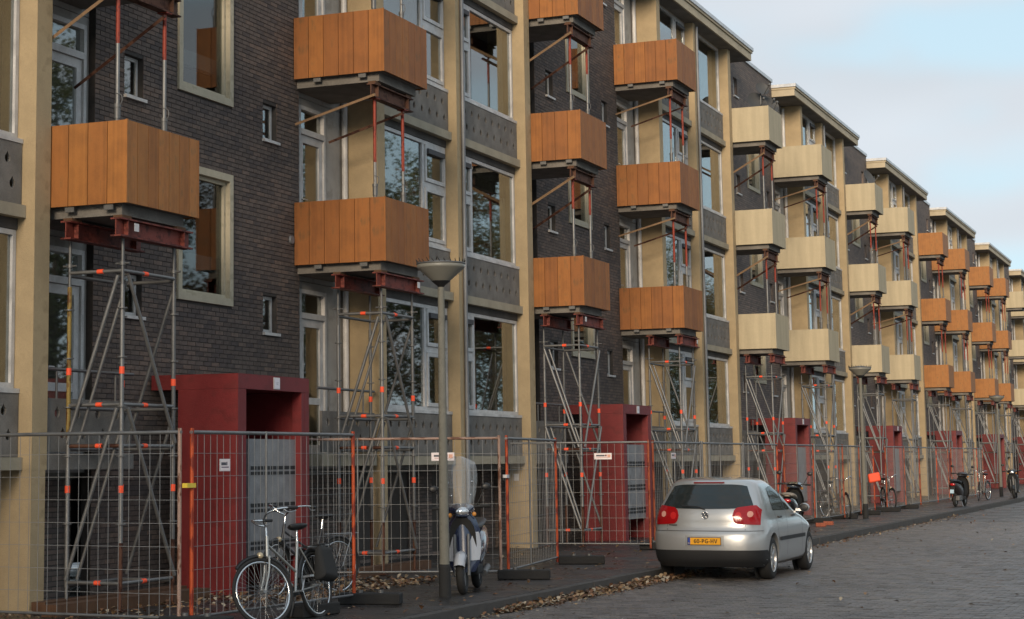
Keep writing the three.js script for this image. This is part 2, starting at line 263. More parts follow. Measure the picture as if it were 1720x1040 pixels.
// brick wall with its openings: big stair windows and the small lights beside them
const BK0 = 1.70, BK1 = 7.34, BXF = -0.50, bigW = [3.71, 5.23], smallA = [2.38, 2.84], smallB = [6.17, 6.61];
const openings = []; for (let k = 0; k < 3; k++) openings.push([bigW[0], bigW[1], 3.90 + LV * k, 5.74 + LV * k]);
for (let k = 0; k < 4; k++) for (const sw of [smallA, smallB]) openings.push([sw[0], sw[1], 3.61 + LV * k, 4.14 + LV * k]);
const backing = wall(BK0, BK1, 0.1, 13.24, [...openings, [3.25, 4.85, 0.12, 2.5]], -0.64, BXF - 0.008);
const brickFace = wall(BK0, BK1, 0.1, 13.24, [...openings, [3.25, 4.85, 0.12, 2.5]], -0.64, BXF);
function brickWall(parent, singles, place) { // real bricks, nearest ones as meshes of their own
  const CH = 0.0625, BL = 0.22, pos = [], nor = [], uv = [], col = [], idx = [], all = [];
  const proto = bx(-0.012, 0.0, 0, CH - 0.011, -(BL - 0.011), 0), mats = [0.1, 0.3, 0.45, 0.6, 0.75, 0.95].map(h => { const mm = m.brick.clone(); mm.vertexColors = false; mm.color.setRGB(...brickTone(h)); return mm; });
  for (let r = 0; r * CH < 13.1; r++) {
    const y = 0.12 + r * CH;
    for (let t = BK0 - (r % 2 ? 0.11 : 0); t < BK1 - 0.01; t += BL) {
      const a = Math.max(BK0 + 0.001, t), b = Math.min(BK1 - 0.001, t + BL - 0.011), cut = [];
      if (y > 12.9 && b < a) continue;
      let segs = [[a, b]];
      for (const [o0, o1, p0, p1] of openings) if (y + CH > p0 - 0.002 && y < p1 + 0.002) segs = segs.flatMap(([c, d]) => d <= o0 || c >= o1 ? [[c, d]] : [[c, Math.min(d, o0)], [Math.max(c, o1), d]].filter(q => q[1] - q[0] > 0.015));
      for (const [c, d] of segs) if (d - c > 0.015) all.push([c, d, y, hash(Math.round(t * 100), r, 3)]);
    }
  }
  const full = [], rest = [];
  for (const b of all) (singles && b[1] - b[0] > 0.205 && b[2] > 2.9 && b[2] < 7.9 ? full : rest).push(b);
  full.sort((p, q) => p[0] + 0.12 * Math.abs(p[2] - 5.2) - q[0] - 0.12 * Math.abs(q[2] - 5.2));
  full.slice(0, singles).forEach(([c, , y, h]) => { const o = M('brick', proto, mats[Math.min(5, Math.floor(h * 6))], parent); o.position.set(BXF + rrh(h), y, -c); });
  function rrh(h) { return 0.003 * (h - 0.5); }
  for (const [c, d, y, h] of [...full.slice(singles), ...rest]) {
    const x1 = BXF + rrh(h * 7 % 1), x0 = x1 - 0.010, y1 = y + CH - 0.011, g = bx(x0, x1, y, y1, -d, -c), o = pos.length / 3, p = g.attributes, C = brickTone(h);
    // the back face of a brick is never seen
    for (let f = 0; f < 6; f++) { if (f === 1) continue; const q = pos.length / 3; for (let k = 0; k < 4; k++) { const v = f * 4 + k; pos.push(p.position.getX(v), p.position.getY(v), p.position.getZ(v)); nor.push(p.normal.getX(v), p.normal.getY(v), p.normal.getZ(v)); uv.push(p.uv.getX(v), p.uv.getY(v)); col.push(...C); } idx.push(q, q + 1, q + 2, q, q + 2, q + 3); }
  }
  const g = geo(pos, nor, uv, idx); g.setAttribute('color', new THREE.Float32BufferAttribute(col, 3));
  const o = M('brickwork', g, m.brick, parent); o.userData.kind = 'stuff';
}
const bigFrame = y => merge([ring(bigW[0] + 0.004, bigW[1] - 0.004, y + 0.004, y + 1.836, 0.10, BXF - 0.10, BXF + 0.03, 0.10), ring(bigW[0] + 0.105, bigW[1] - 0.105, y + 0.105, y + 1.73, 0.05, BXF - 0.11, BXF - 0.04)]);
const bigGeo = { frame: bigFrame(3.90), pane: B(bigW[0] + 0.15, bigW[1] - 0.15, 4.05, 5.585, BXF - 0.085, BXF - 0.079), rail: B(bigW[0] + 0.25, bigW[1] - 0.25, 4.32, 4.35, BXF - 0.22, BXF - 0.19) };
const smallGeo = w => ({ frame: ring(w[0] + 0.003, w[1] - 0.003, 3.613, 4.137, 0.045, BXF - 0.118, BXF - 0.085), pane: B(w[0] + 0.045, w[1] - 0.045, 3.655, 4.095, BXF - 0.105, BXF - 0.099), sill: B(w[0] - 0.02, w[1] + 0.03, 3.565, 3.606, BXF - 0.12, BXF + 0.045), back: B(w[0], w[1], 3.6, 4.15, BXF - 0.30, BXF - 0.28) });
const smallG = [smallGeo(smallA), smallGeo(smallB)];
// door wall in the recess on either side of the brick
const doorAt = { A: [0.72, 1.62], B: [7.50, 8.42] };
function recessGeo(side) {
  const [a, b] = doorAt[side], [r0, r1] = side === 'A' ? [0.0, BK0] : [BK1, BAY0], base = 1.86, f = 0.06, g = {};
  g.wall = [0, 1, 2, 3].map(L => wall(r0, r1, base - 0.2 + LV * L, 4.46 + LV * L - 0.01 + (L === 3 ? 0.1 : 0), [[a, b, base + LV * L, 4.34 + LV * L]], -0.72, -0.60));
  g.frame = merge([ring(a + 0.003, b - 0.003, base + 0.003, 4.337, f, -0.70, -0.575, 0.03), B(a + f, b - f, 3.90, 3.985, -0.69, -0.57)]);
  g.leaf = merge([ring(a + f + 0.006, b - f - 0.006, base + 0.036, 3.894, 0.115, -0.66, -0.605, 0.12), B(a + f + 0.12, b - f - 0.12, 2.62, 2.72, -0.655, -0.608)]);
  g.pane = B(a + f + 0.118, b - f - 0.118, 2.722, 3.78, -0.637, -0.631); g.low = B(a + f + 0.118, b - f - 0.118, base + 0.155, 2.618, -0.64, -0.625); g.light = B(a + f + 0.003, b - f - 0.003, 3.988, 4.275, -0.642, -0.636);
  const h = side === 'A' ? a + 0.12 : a + 0.12; g.handle = merge([B(h - 0.015, h + 0.015, 2.80, 2.98, -0.604, -0.595), cyl(V(-0.56, 2.9, -h), V(-0.56, 2.9, -(h + 0.12)), 0.01), cyl(V(-0.60, 2.9, -h), V(-0.56, 2.9, -h), 0.01)]);
  return g;
}
const recess = { A: recessGeo('A'), B: recessGeo('B') };
const balT = { A: [0.03, 1.67], B: [7.15, 8.79] };
const BALF = 0.99, P0 = 4.65, P1 = 5.585;
function boardsGeo(side) {
  const [a, b] = balT[side], back = side === 'A' ? -0.04 : -0.49, sidesN = side === 'A' ? 4 : 6, list = [];
  const wS = (BALF - back) / sidesN, wF = (b - a) / 7;
  for (let i = 0; i < sidesN; i++) list.push(['side', B(a, a + 0.026, P0, P1, back + i * wS + 0.004, back + (i + 1) * wS - 0.004)]);
  for (let i = 0; i < 7; i++) list.push(['front', B(a + i * wF + (i ? 0.0045 : 0.028), a + (i + 1) * wF - (i < 6 ? 0.0045 : 0.028), P0 + 0.002, P1 - 0.002, BALF - 0.03, BALF - 0.004)]);
  return { list, sidePanel: B(a, a + 0.026, P0, P1, back, BALF), frontPanel: B(a + 0.028, b - 0.028, P0 + 0.002, P1 - 0.002, BALF - 0.03, BALF - 0.004), far: B(b - 0.026, b, P0, P1, back, BALF - 0.002),
    liner: merge([B(a + 0.03, a + 0.06, P0 + 0.05, P1 - 0.01, back, BALF - 0.06), B(a + 0.06, b - 0.06, P0 + 0.05, P1 - 0.012, BALF - 0.07, BALF - 0.034), B(b - 0.06, b - 0.03, P0 + 0.05, P1 - 0.01, back, BALF - 0.06)]),
    slab: merge([B(a + 0.062, b - 0.062, 4.66, 4.705, -0.598, BALF - 0.072), B(a + 0.13, b - 0.13, 4.53, 4.659, -0.598, BALF - 0.14)]), corner: B(a - 0.006, a + 0.022, P0 - 0.004, P1 + 0.006, BALF - 0.018, BALF + 0.004),
    brackets: merge([0.25, 0.75].map(q => B(a - 0.0 + 0.03, a + 0.055, 4.585, 4.645, back + (BALF - back) * q - 0.06, back + (BALF - back) * q + 0.06))) };
}
const bal = { A: boardsGeo('A'), B: boardsGeo('B') };
const loggia = { A: spandrel(0.01, 1.84, 1.90, 2.50, -0.07, -0.03, 4), B: spandrel(7.12, 8.98, 1.90, 2.50, -0.07, -0.03, 5) };
const loggiaBand = { A: B(0.005, 1.86, 1.70, 1.88, -0.48, -0.01), B: B(7.10, 9.0, 1.70, 1.88, -0.48, -0.01) };
const rail = { A: merge([cyl(V(-0.05, 2.83, -0.02), V(-0.05, 2.83, -1.9), 0.02), cyl(V(-0.05, 2.5, -0.25), V(-0.05, 2.83, -0.25), 0.014), cyl(V(-0.05, 2.5, -1.5), V(-0.05, 2.83, -1.5), 0.014)]), B: merge([cyl(V(-0.05, 2.83, -7.0), V(-0.05, 2.83, -9.0), 0.02), cyl(V(-0.05, 2.5, -7.4), V(-0.05, 2.83, -7.4), 0.014), cyl(V(-0.05, 2.5, -8.6), V(-0.05, 2.83, -8.6), 0.014)]) };
const drapes = { wideEnd: (h, y) => drape(h.w[1] - 0.42, h.w[1], y, y + 1.6, -0.42, 6), wideStart: (h, y) => drape(h.w[0], h.w[0] + 0.40, y, y + 1.6, -0.42, 6) };
const drapeGeo = [HN, HF].map(h => [drape(h.w[1] - 0.22, h.w[1], 2.63, 4.34, -0.44, 5), drape(h.w[0], h.w[0] + 0.22, 2.63, 4.34, -0.44, 5), drape(h.w[0], h.w[1], 3.9, 4.34, -0.40, 14)]);

function bay(parent, half, L, hi, look) {
  const up = LV * L, put = (n, g, mm, p) => { const o = M(n, g, mm, p); return o; };
  const w = G('window', parent); w.position.y = up;
  put('frame', half.frame, m.white, w); put('transom', half.transom, m.white, w); put('sash', half.sashUp, m.white, w); put('sash', half.sashLow, m.white, w); put('pane', half.pane, m.glass, w); put('pane', half.paneUp, m.glass, w); put('pane', half.paneLow, m.glass, w); put('sill', half.sill, m.white, w);
  if (look) put('vent_hood', half.vent, m.hood, w);
  const dg = drapeGeo[half === HN ? 0 : 1]; const c = pick(curtains), r = rnd();
  put('curtain', dg[half === HN ? 1 : 0], c, w); if (r < 0.45) put('curtain', dg[half === HN ? 0 : 1], c, w); if (r > 0.8) put('blind', dg[2], curtains[2], w);
  const sp = put('spandrel_panel', half.spandrel, m.conc, parent); sp.position.y = up;
  const inn = put('inner_wall', half.inner, m.conc, parent); inn.position.y = up;
  const bd = put('floor_band', half.band, m.creamBand, parent); bd.position.y = up;
  if (L < 3) { const li = put('lintel', half.lintel, m.lintel, parent); li.position.y = up; } else { const li = put('lintel', half.lintel, m.eave, parent); li.position.y = up; }
}
const numberTex = n => canvasTex(96, 80, (c, w, h) => { c.fillStyle = '#dcd8de'; c.fillRect(0, 0, w, h); c.fillStyle = '#8d8f98'; c.font = '34px sans-serif'; c.textAlign = 'center'; c.fillText(n, w / 2, 53); });
function block(k, label) {
  const near = k <= 1, look = k <= 2, s0 = M0 + PER * k, o = thing('apartment_block', label, 'building', [FX, 0, -s0]);
  const put = (n, g, mm, p = o) => M(n, g, mm, p);
  put('pillar', GEO.pillarN, m.cream); put('pillar', GEO.pillarM, m.cream); put('pillar', GEO.pillarF, m.cream); put('drainpipe', GEO.drain, m.pipe);
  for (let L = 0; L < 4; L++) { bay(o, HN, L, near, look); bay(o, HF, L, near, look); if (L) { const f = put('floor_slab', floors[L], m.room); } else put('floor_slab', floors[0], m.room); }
  put('cellar_wall', GEO.basement, m.brickFar);
  for (const t of [MID + 0.5, MID + 2.0, MID - 1.4, MID - 2.9]) { const d = put('cellar_door', GEO.cellar, m.darkDoor); d.position.z = -(t - 0.9); }
  put('cellar_wall', B(0.0, BK0 + 0.02, 0.05, 1.69, -0.90, -0.80), m.brickFar); put('cellar_wall', B(BK1 - 0.02, BAY0 + 0.30, 0.05, 1.69, -0.90, -0.80), m.brickFar);
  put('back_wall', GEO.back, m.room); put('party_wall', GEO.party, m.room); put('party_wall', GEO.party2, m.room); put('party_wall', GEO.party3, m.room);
  const rf = put('roof', [GEO.roof], m.slab); put('eave', GEO.eave, m.eave, rf); put('eave', GEO.eaveLip, m.eave, rf); put('gutter', [GEO.eaveTop, GEO.eaveEnd], m.trim, rf); put('soffit', GEO.soffit, m.soffit, rf); put('coping', GEO.coping, m.trim, rf);
  const bw = put('brick_wall', near ? backing : brickFace, near ? m.mortar : m.brickFar);
  if (near) brickWall(bw, k === 0 ? 300 : 0);
  for (let j = 0; j < 3; j++) { const w = G('stair_window', o); w.position.y = LV * j; put('frame', bigGeo.frame, m.stairFrame, w); put('pane', bigGeo.pane, m.glassOld, w); put('handrail', bigGeo.rail, m.dark, w); }
  for (let j = 0; j < 4; j++) smallG.forEach((g, i) => { const w = G('small_window', o); w.position.y = LV * j; put('frame', g.frame, m.white, w); put('pane', g.pane, m.glass, w); put('sill', g.sill, m.white, w); });
  for (const side of ['A', 'B']) {
    const g = recess[side];
    for (let L = 0; L < 4; L++) { put('recess_wall', g.wall[L], m.doorwall); const d = G('balcony_door', o); d.position.y = LV * L; put('frame', g.frame, m.white, d); put('leaf', g.leaf, m.white, d); put('pane', g.pane, m.glass, d); put('panel', g.low, look ? m.glass : m.white, d); put('fanlight', g.light, m.glass, d); if (near) put('handle', g.handle, m.steel, d); }
    const bb = bal[side], pal = [0, 1, 4, 5].includes(k) ? (k === 0 && side === 'A' || k > 3 ? [m.orange, m.orange2, m.orange3] : [m.brown1, m.brown2, m.brown3]) : [m.creamBoard, m.creamBoard2, m.creamBoard];
    for (let j = 0; j < 3; j++) {
      const b = G('balcony', o); b.position.y = LV * j;
      if (near) bb.list.forEach(([, q]) => put('board', q, pick(pal), b)); else { put('side_panel', bb.sidePanel, pal[0], b); put('front_panel', bb.frontPanel, pal[0], b); }
      put('side_panel', bb.far, pal[1], b); put('slab', bb.slab, m.slab, b); put('parapet', bb.liner, pal[1], b); put('corner_strip', bb.corner, pal[2], b); if (near) put('bracket', bb.brackets, m.galvDark, b);
    }
    put('loggia_parapet', loggia[side], m.conc); put('loggia_floor', loggiaBand[side], side === 'A' ? m.slab : m.creamBand); put('railing', rail[side], m.galvDark);
  }
  put('soil_pipe', cyl(V(-0.53, 1.8, -(BAY0 - 0.07)), V(-0.53, 12.7, -(BAY0 - 0.07)), 0.05, 0.05, 8), m.white);
  if (k === 0) { put('wall_vent', [cyl(V(BXF - 0.01, 5.02, -7.06), V(BXF + 0.03, 5.02, -7.06), 0.065, 0.06, 16)], m.pipe); put('notice_plate', B(BAY1 - 0.306, BAY1 - 0.299, 1.38, 1.51, -0.36, -0.26), m.plate); }
  // red entrance porch
  const p = G('entrance_porch', o), t0 = 3.04, t1 = 5.04, xf = 0.78;
  put('side_wall', B(t0, t0 + 0.12, 0.12, 2.68, -0.08, xf - 0.002), m.red, p); put('side_wall', B(t1 - 0.12, t1, 0.12, 2.68, -0.45, xf - 0.002), m.red, p);
  put('canopy', B(t0 - 0.0, t1, 2.682, 2.87, -0.47, xf), m.red, p); put('post', B(t0 + 0.122, t0 + 0.22, 0.12, 2.68, xf - 0.14, xf - 0.004), m.red, p); put('post', B(t1 - 0.22, t1 - 0.122, 0.12, 2.68, xf - 0.14, xf - 0.004), m.red, p);
  put('entrance_door', B(3.27, 4.83, 0.14, 2.48, -0.60, -0.56), m.darkDoor, p);
  if (k < 4) {
    const mb = put('mailbox_bank', B(3.52, t1 - 0.14, 0.55, 2.06, xf - 0.34, xf - 0.10), mat([0.33, 0.33, 0.34], 0.5, { map: sized(tGrain, 0.7) }), p);
    if (k < 2) for (let r = 0; r < 3; r++) for (let c = 0; c < 7; c++) for (let q = 0; q < 2; q++) put('mail_slot', B(3.56 + c * 0.185, 3.56 + c * 0.185 + 0.15, 0.66 + r * 0.47 + q * 0.07, 0.66 + r * 0.47 + q * 0.07 + 0.045, xf - 0.099, xf - 0.094), m.dark, p);
    const nt = numberTex('142'); put('number_plate', B(4.00, 4.17, 2.70, 2.85, xf + 0.002, xf + 0.008), m.plate, p);
    const q = put('number_print', new THREE.PlaneGeometry(0.15, 0.13).rotateY(Math.PI / 2).translate(xf + 0.012, 2.775, -4.085), mat([1, 1, 1], 0.5, { map: nt }), p);
  }
  return o;
}
block(0, 'four-storey brick block with boarded orange balconies behind the bicycle and the street lamp');
block(1, 'four-storey brick block with orange balconies behind the silver hatchback');
block(2, 'cream balconied brick block with dishes on its top balcony, adjoining an orange balconied block');
block(3, 'cream balconied brick block between a cream balconied and an orange balconied block');
block(4, 'orange balconied brick block adjoining the pair of cream balconied blocks');
block(5, 'orange balconied brick block between orange and cream balconied blocks, far down the street');
block(6, 'cream balconied brick block closing the far end of the row');
{ // the end of the bay before the first stairwell
  const o = thing('apartment_bay', 'cream pillar and window bay next to the yellow-legged scaffold tower', 'building', [FX, 0, -(M0 - PER)]);
  M('pillar', GEO.pillarF, m.cream, o); M('pillar', GEO.pillarM, m.cream, o);
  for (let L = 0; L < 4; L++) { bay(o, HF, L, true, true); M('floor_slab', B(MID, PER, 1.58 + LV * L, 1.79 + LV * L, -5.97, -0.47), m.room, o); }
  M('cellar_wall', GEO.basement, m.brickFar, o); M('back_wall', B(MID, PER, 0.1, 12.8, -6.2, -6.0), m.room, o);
  M('roof', B(MID, PER + 0.1, 12.83, 12.98, -9, -0.81), m.slab, o); M('eave', B(MID, PER + 1.7, 12.79, 13.0, -0.8, 0.2), m.eave, o);
}

// ---------------------------------------------------------------- scaffold towers, steel beams and props under the balconies
const W = (s, y, n) => V(n, y, -s);
function tower(k, side, label, group) {
  const s0 = M0 + PER * k + (side === 'A' ? 0.30 : 7.45), o = thing('scaffold_tower', label, 'scaffold', [-11.75, SW, -s0], 0, group), near = k <= 1;
  const x0 = -0.35, x1 = 0.35, L = 1.14, y0 = 0.12, top = 4.14, R = 0.026;
  const P = (x, y, t) => V(x, y, -t), corners = [[x1, 0], [x1, L], [x0, 0], [x0, L]];
  corners.forEach(([x, t], i) => {
    const yellow = k === 0 && side === 'A' && i === 2;
    const leg = M('leg', yellow ? [cyl(P(x, 1.9, t), P(x, 3.62, t), R)] : [cyl(P(x, 0.75, t), P(x, 3.62, t), R)], yellow ? m.yellowTube : i % 2 ? m.galvDark : m.galv, o);
    M('leg_foot', [cyl(P(x, yellow ? 1.9 : 0.75, t), P(x, 0.25, t), R * 1.02), cyl(P(x, 0.25, t), P(x, y0 - 0.1, t), R * 0.75), bx(x - 0.06, x + 0.06, y0 - 0.115, y0 - 0.1, -t - 0.06, -t + 0.06)], yellow ? m.galv : m.rustTube, leg);
    M('screw_jack', [cyl(P(x, 3.62, t), P(x, top, t), R * 0.72), cyl(P(x - 0.09, 3.86, t), P(x + 0.09, 3.86, t), 0.012), cyl(P(x, 3.84, t), P(x, 3.88, t), 0.035)], m.galvDark, leg);
    M('rosette', [0.95, 1.7, 2.25, 2.8, 3.35].map(y => cyl(P(x, y, t), P(x, y + 0.014, t), 0.058)), m.galvDark, leg);
    if (k < 3) M('orange_sleeve', [cyl(P(x, 2.62 - 0.1 * (i % 2), t), P(x, 2.70 - 0.1 * (i % 2), t), R * 1.2), cyl(P(x, 1.30, t), P(x, 1.38, t), R * 1.2)], m.tape, leg);
  });
  for (const y of [0.31, 1.82, 2.28, 3.78]) {
    const a = M('ledger', cyl(P(x1, y, 0), P(x1, y, L), 0.022), m.galv, o), b = M('ledger', cyl(P(x0, y, 0), P(x1, y, 0), 0.022), y === 1.82 ? m.rustTube : m.galv, o);
    M('ledger', cyl(P(x0, y - 0.03, L), P(x1, y - 0.03, L), 0.022), m.galvDark, o); M('ledger', cyl(P(x0, y - 0.03, 0), P(x0, y - 0.03, L), 0.022), m.galvDark, o);
    if (k < 3) { M('orange_sleeve', cyl(P(x1, y, L * 0.40), P(x1, y, L * 0.47), 0.027), m.tape, a); M('orange_sleeve', cyl(P(0.02, y, 0), P(0.10, y, 0), 0.027), m.tape, b); }
  }
  // diagonals lean from the street-side leg at each lift; a pair on the near end, one on the street face
  const turnd = k >= 1; for (const [y1, y2] of [[3.72, 1.86], [2.24, 0.34]]) { const [ya, yb] = turnd ? [y2, y1] : [y1, y2];
    M('brace', cyl(P(x1 - 0.03, ya, -0.05), P(x0 + 0.02, yb, -0.05), 0.024), m.galv, o); M('brace', cyl(P(x1 - 0.01, ya, L + 0.05), P(x0 + 0.05, yb, L + 0.05), 0.022), m.galvDark, o);
    M('brace', cyl(P(x1 - 0.01, ya - 0.05, 0.10), P(x0 + 0.06, yb, 0.12), 0.020), m.galv, o); M('brace', cyl(P(x1 + 0.05, ya, 0.05), P(x1 + 0.05, yb, L - 0.04), 0.022), m.galv, o);
  }
  return o;
}
function hbeam(a, len, h, w) { return [bx(-w, w, 0, 0.018, -len, 0), bx(-w, w, h - 0.018, h, -len, 0), bx(-0.008, 0.008, 0.018, h - 0.018, -len, 0), ...(h > 0.15 ? [bx(-w + 0.005, w - 0.005, 0.018, h - 0.018, -len * 0.1 - 0.012, -len * 0.1), bx(-w + 0.005, w - 0.005, 0.018, h - 0.018, -len * 0.88 - 0.012, -len * 0.88)] : [])]; }
const beamGeo = merge(hbeam(0, 1.62, 0.21, 0.07));
const propGeo = {
  outer: merge([cyl(V(0, 0.01, 0), V(0, 1.05, 0), 0.030, 0.030, 10), bx(-0.06, 0.06, 0, 0.01, -0.06, 0.06), cyl(V(0, 0.93, 0), V(0, 1.06, 0), 0.037, 0.037, 10)]),
  innerA: cyl(V(0, 1.05, 0), V(0, 1.80, 0), 0.024, 0.024, 10), headA: merge([cyl(V(0, 1.80, 0), V(0, 2.36, 0), 0.0245, 0.0245, 10), bx(-0.065, 0.065, 2.36, 2.37, -0.065, 0.065)]),
  inner: cyl(V(0, 1.05, 0), V(0, 1.42, 0), 0.024, 0.024, 10), head: merge([cyl(V(0, 1.42, 0), V(0, 2.36, 0), 0.0245, 0.0245, 10), bx(-0.065, 0.065, 2.36, 2.37, -0.065, 0.065)]), label: cyl(V(0, 0.66, 0), V(0, 0.75, 0), 0.032, 0.032, 10),
  collar: merge([cyl(V(0, 1.06, 0), V(0, 1.10, 0), 0.043, 0.043, 10), tube([V(0.035, 1.08, 0), V(0.06, 1.13, 0), V(0.05, 1.20, 0), V(0.0, 1.22, 0.03)], 0.006, 12, 5)]),
};
const floorName = ['first', 'second'], blockName = k => ['block behind bicycle', 'block behind silver car', 'cream block with dishes', 'inner cream block', 'first far orange block', 'second far orange block', 'last cream block'][k];
const sideName = s => s === 'A' ? 'before porch' : 'past porch';
for (let k = 0; k <= 6; k++) for (const side of ['A', 'B']) {
  const s0 = M0 + PER * k + (side === 'A' ? 0 : 7.12), near = k <= 1;
  const tl = k === 0 ? (side === 'A' ? 'grey scaffold tower with one yellow leg, behind the bicycle' : 'grey scaffold tower behind the blue scooter and the street lamp')
    : k === 1 ? (side === 'A' ? 'grey scaffold tower before the red porch that stands by the silver car' : 'grey scaffold tower behind the silver hatchback, past the red porch') : `scaffold tower ${sideName(side)} of the ${blockName(k)}`;
  tower(k, side, tl, 'scaffold towers under the balconies');
  for (const [n, nm] of [[-11.36, 'outer'], [-12.02, 'inner']]) {
    const b = thing('steel_beam', `${nm} rust red steel beam on the scaffold ${sideName(side)}, ${blockName(k)}`, 'beam', [n, 4.285, -(s0 + 0.08)], 0, 'steel beams on the scaffold towers');
    M('beam_profile', beamGeo, m.beamRed, b); for (const z of [-0.14, -1.36]) M('packing_block', bx(-0.06, 0.06, 0.2105, 0.243, z - 0.1, z + 0.1), m.sleeper, b); if (nm === 'outer' && near) M('label_plate', bx(0.0715, 0.074, 0.08, 0.17, side === 'A' ? -0.38 : -1.45, side === 'A' ? -0.28 : -1.35), m.plate, b);
  }
  if (k < 6) for (let j = 0; j < 2; j++) {
    const y = 4.705 + LV * j, lab = t => `steel prop at the ${(side === 'A') === (t < 1) ? 'pillar' : 'brick'} end, ${floorName[j]} floor balcony ${sideName(side)}, ${blockName(k)}`;
    for (const t of [0.19, 1.23]) {
      const p = thing('steel_prop', lab(t), 'prop', [-11.42, y, -(s0 + t)], 0, 'steel props on the balconies');
      if (k < 3) { M('outer_tube', propGeo.outer, m.galvDark, p); M('inner_tube', side === 'A' ? propGeo.innerA : propGeo.inner, m.galv, p); M('head', side === 'A' ? propGeo.headA : propGeo.head, m.propRed, p); M('collar', propGeo.collar, m.galvDark, p); M('label_band', propGeo.label, m.plate, p); }
      else { M('tube', [propGeo.outer, propGeo.inner], m.galvDark, p); M('head', propGeo.head, m.propRed, p); }
    }
    const hb = thing('steel_head_beam', `rust steel beam over props, ${floorName[j]} floor balcony ${sideName(side)}, ${blockName(k)}`, 'beam', [-11.42, y + 2.372, -(s0 + 0.06)], 0, 'head beams on the balcony props');
    M('beam_profile', hbeam(0, 1.45, 0.21, 0.065), m.rustTube, hb); for (const z of [-0.14, -1.28]) M('packing_block', bx(-0.06, 0.06, 0.2105, 0.251, z - 0.1, z + 0.1), m.sleeper, hb);
    if (k < 4) for (const t of [0.03, 1.10]) {
      const tm = thing('timber_strut', `${t > 1 ? 'rusty bar' : 'bare timber strut'} to the wall, ${floorName[j]} floor balcony ${sideName(side)}, ${blockName(k)}`, 'strut', [0, 0, 0], 0, 'struts from props to wall');
      const a = W(s0 + t, y + 2.40 - (t > 1 ? 0.10 : 0), -11.34), b = W(s0 + t + 0.05, y + (side === 'A' ? 1.68 : 2.07) - (t > 1 ? 0.12 : 0), t > 1 ? -12.62 : -12.66), g = bx(-0.5, 0.5, -0.5, 0.5, -0.5, 0.5), d = V().subVectors(b, a), Ln = d.length(), st = M('batten', bx(-0.024, 0.024, -0.018, 0.018, 0, Ln), t > 1 ? m.rustTube : m.timber, tm);
      tm.position.copy(a); st.quaternion.setFromUnitVectors(V(0, 0, 1), d.normalize());
    }
  }
}
// ---------------------------------------------------------------- site fence
function signTex(w, h, second) { return canvasTex(w, h, (c) => { c.fillStyle = '#e9dcdc'; c.fillRect(0, 0, w, h); const r = (x, y, ww, hh, col) => { c.fillStyle = col; c.fillRect(x * w, y * h, ww * w, hh * h); }; r(0.1, 0.26, 0.50, 0.26, '#4a4a52'); r(0.62, 0.22, 0.10, 0.3, second ? '#7a3a30' : '#3c3a46'); if (second) r(0.76, 0.2, 0.18, 0.5, '#d9a08a'); r(0.12, 0.64, 0.74, 0.1, second ? '#c39a96' : '#5c4a5c'); }); }
const signT = [signTex(128, 80, false), signTex(160, 56, true)];
function fence(a, b, o) { // a and b are [s, n]; o: posts materials, sign
  const dx = b[1] - a[1], ds = b[0] - a[0], len = Math.hypot(dx, ds), f = thing('mesh_fence', o.label, 'fence', [a[1], SW, -a[0]], Math.atan2(dx, -ds) - Math.PI / 2, 'wire mesh site fence panels');
  const y0 = 0.11, y1 = 1.95, r = 0.021;
  const post = (x, mm, n) => { const p = M(n || 'post', [cyl(V(x, 0.03, 0), V(x, y1 + 0.02, 0), r, r, 8)], mm, f); return p; };
  post(0.02, o.p0 || m.galv); post(len - 0.02, o.p1 || m.galv); if (o.mid !== false) M('middle_tube', cyl(V(len * 0.42, y0, 0.012), V(len * 0.42, y1, 0.012), 0.014, 0.014, 6), m.galv, f);
  M('top_rail', cyl(V(0, y1 - 0.02, 0), V(len, y1 - 0.02, 0), 0.019, 0.019, 8), o.top || m.galv, f); M('bottom_rail', cyl(V(0, y0, 0), V(len, y0, 0), 0.015, 0.015, 8), o.bottom || m.galv, f);
  const w = [], T = 0.0021, nv = Math.round(len / 0.125); for (let i = 1; i < nv; i++) { const x = len * i / nv + rr(-0.004, 0.004); w.push(bx(x - T, x + T, y0, y1, -T, T)); } for (let i = 1; i < 8; i++) { const y = y0 + (y1 - y0) * i / 8; w.push(bx(0, len, y - T, y + T, T * 1.02, 3 * T)); }
  M('wire_mesh', w, m.wire, f);
  if (o.clamp) M('clamp', [bx(-0.11, 0.05, 1.38, 1.425, -0.03, 0.03)], o.clamp, f);
  if (o.sign) { const [x, y, k] = o.sign, sw = k ? 0.32 : 0.20, sh = k ? 0.115 : 0.125, sg = M('sign', bx(x - sw / 2, x + sw / 2, y - sh / 2, y + sh / 2, 0.022, 0.026), m.plate, f); M('sign_print', new THREE.PlaneGeometry(sw - 0.01, sh - 0.01).translate(x, y, 0.0285), mat([1, 1, 1], 0.5, { map: signT[k] }), sg); }
  return f;
}
function foot(s, n, turn, label, mm = m.rubber) { const o = thing('ballast_block', label, 'ballast block', [n, SW, -s], turn, 'fence feet on the pavement'); M('block', [new RoundedBoxGeometry(0.72, 0.13, 0.24, 2, 0.02).translate(0, 0.066, 0)], mm, o); M('socket', [cyl(V(-0.12, 0.13, 0), V(-0.12, 0.16, 0), 0.035), cyl(V(0.12, 0.13, 0), V(0.12, 0.16, 0), 0.035)], m.galvDark, o); return o; }
fence([16.86, -12.12], [16.74, -9.64], { p1: m.pinkPost, mid: false, label: 'fence panel with a bare galvanised post, before the yellow-legged scaffold tower' });
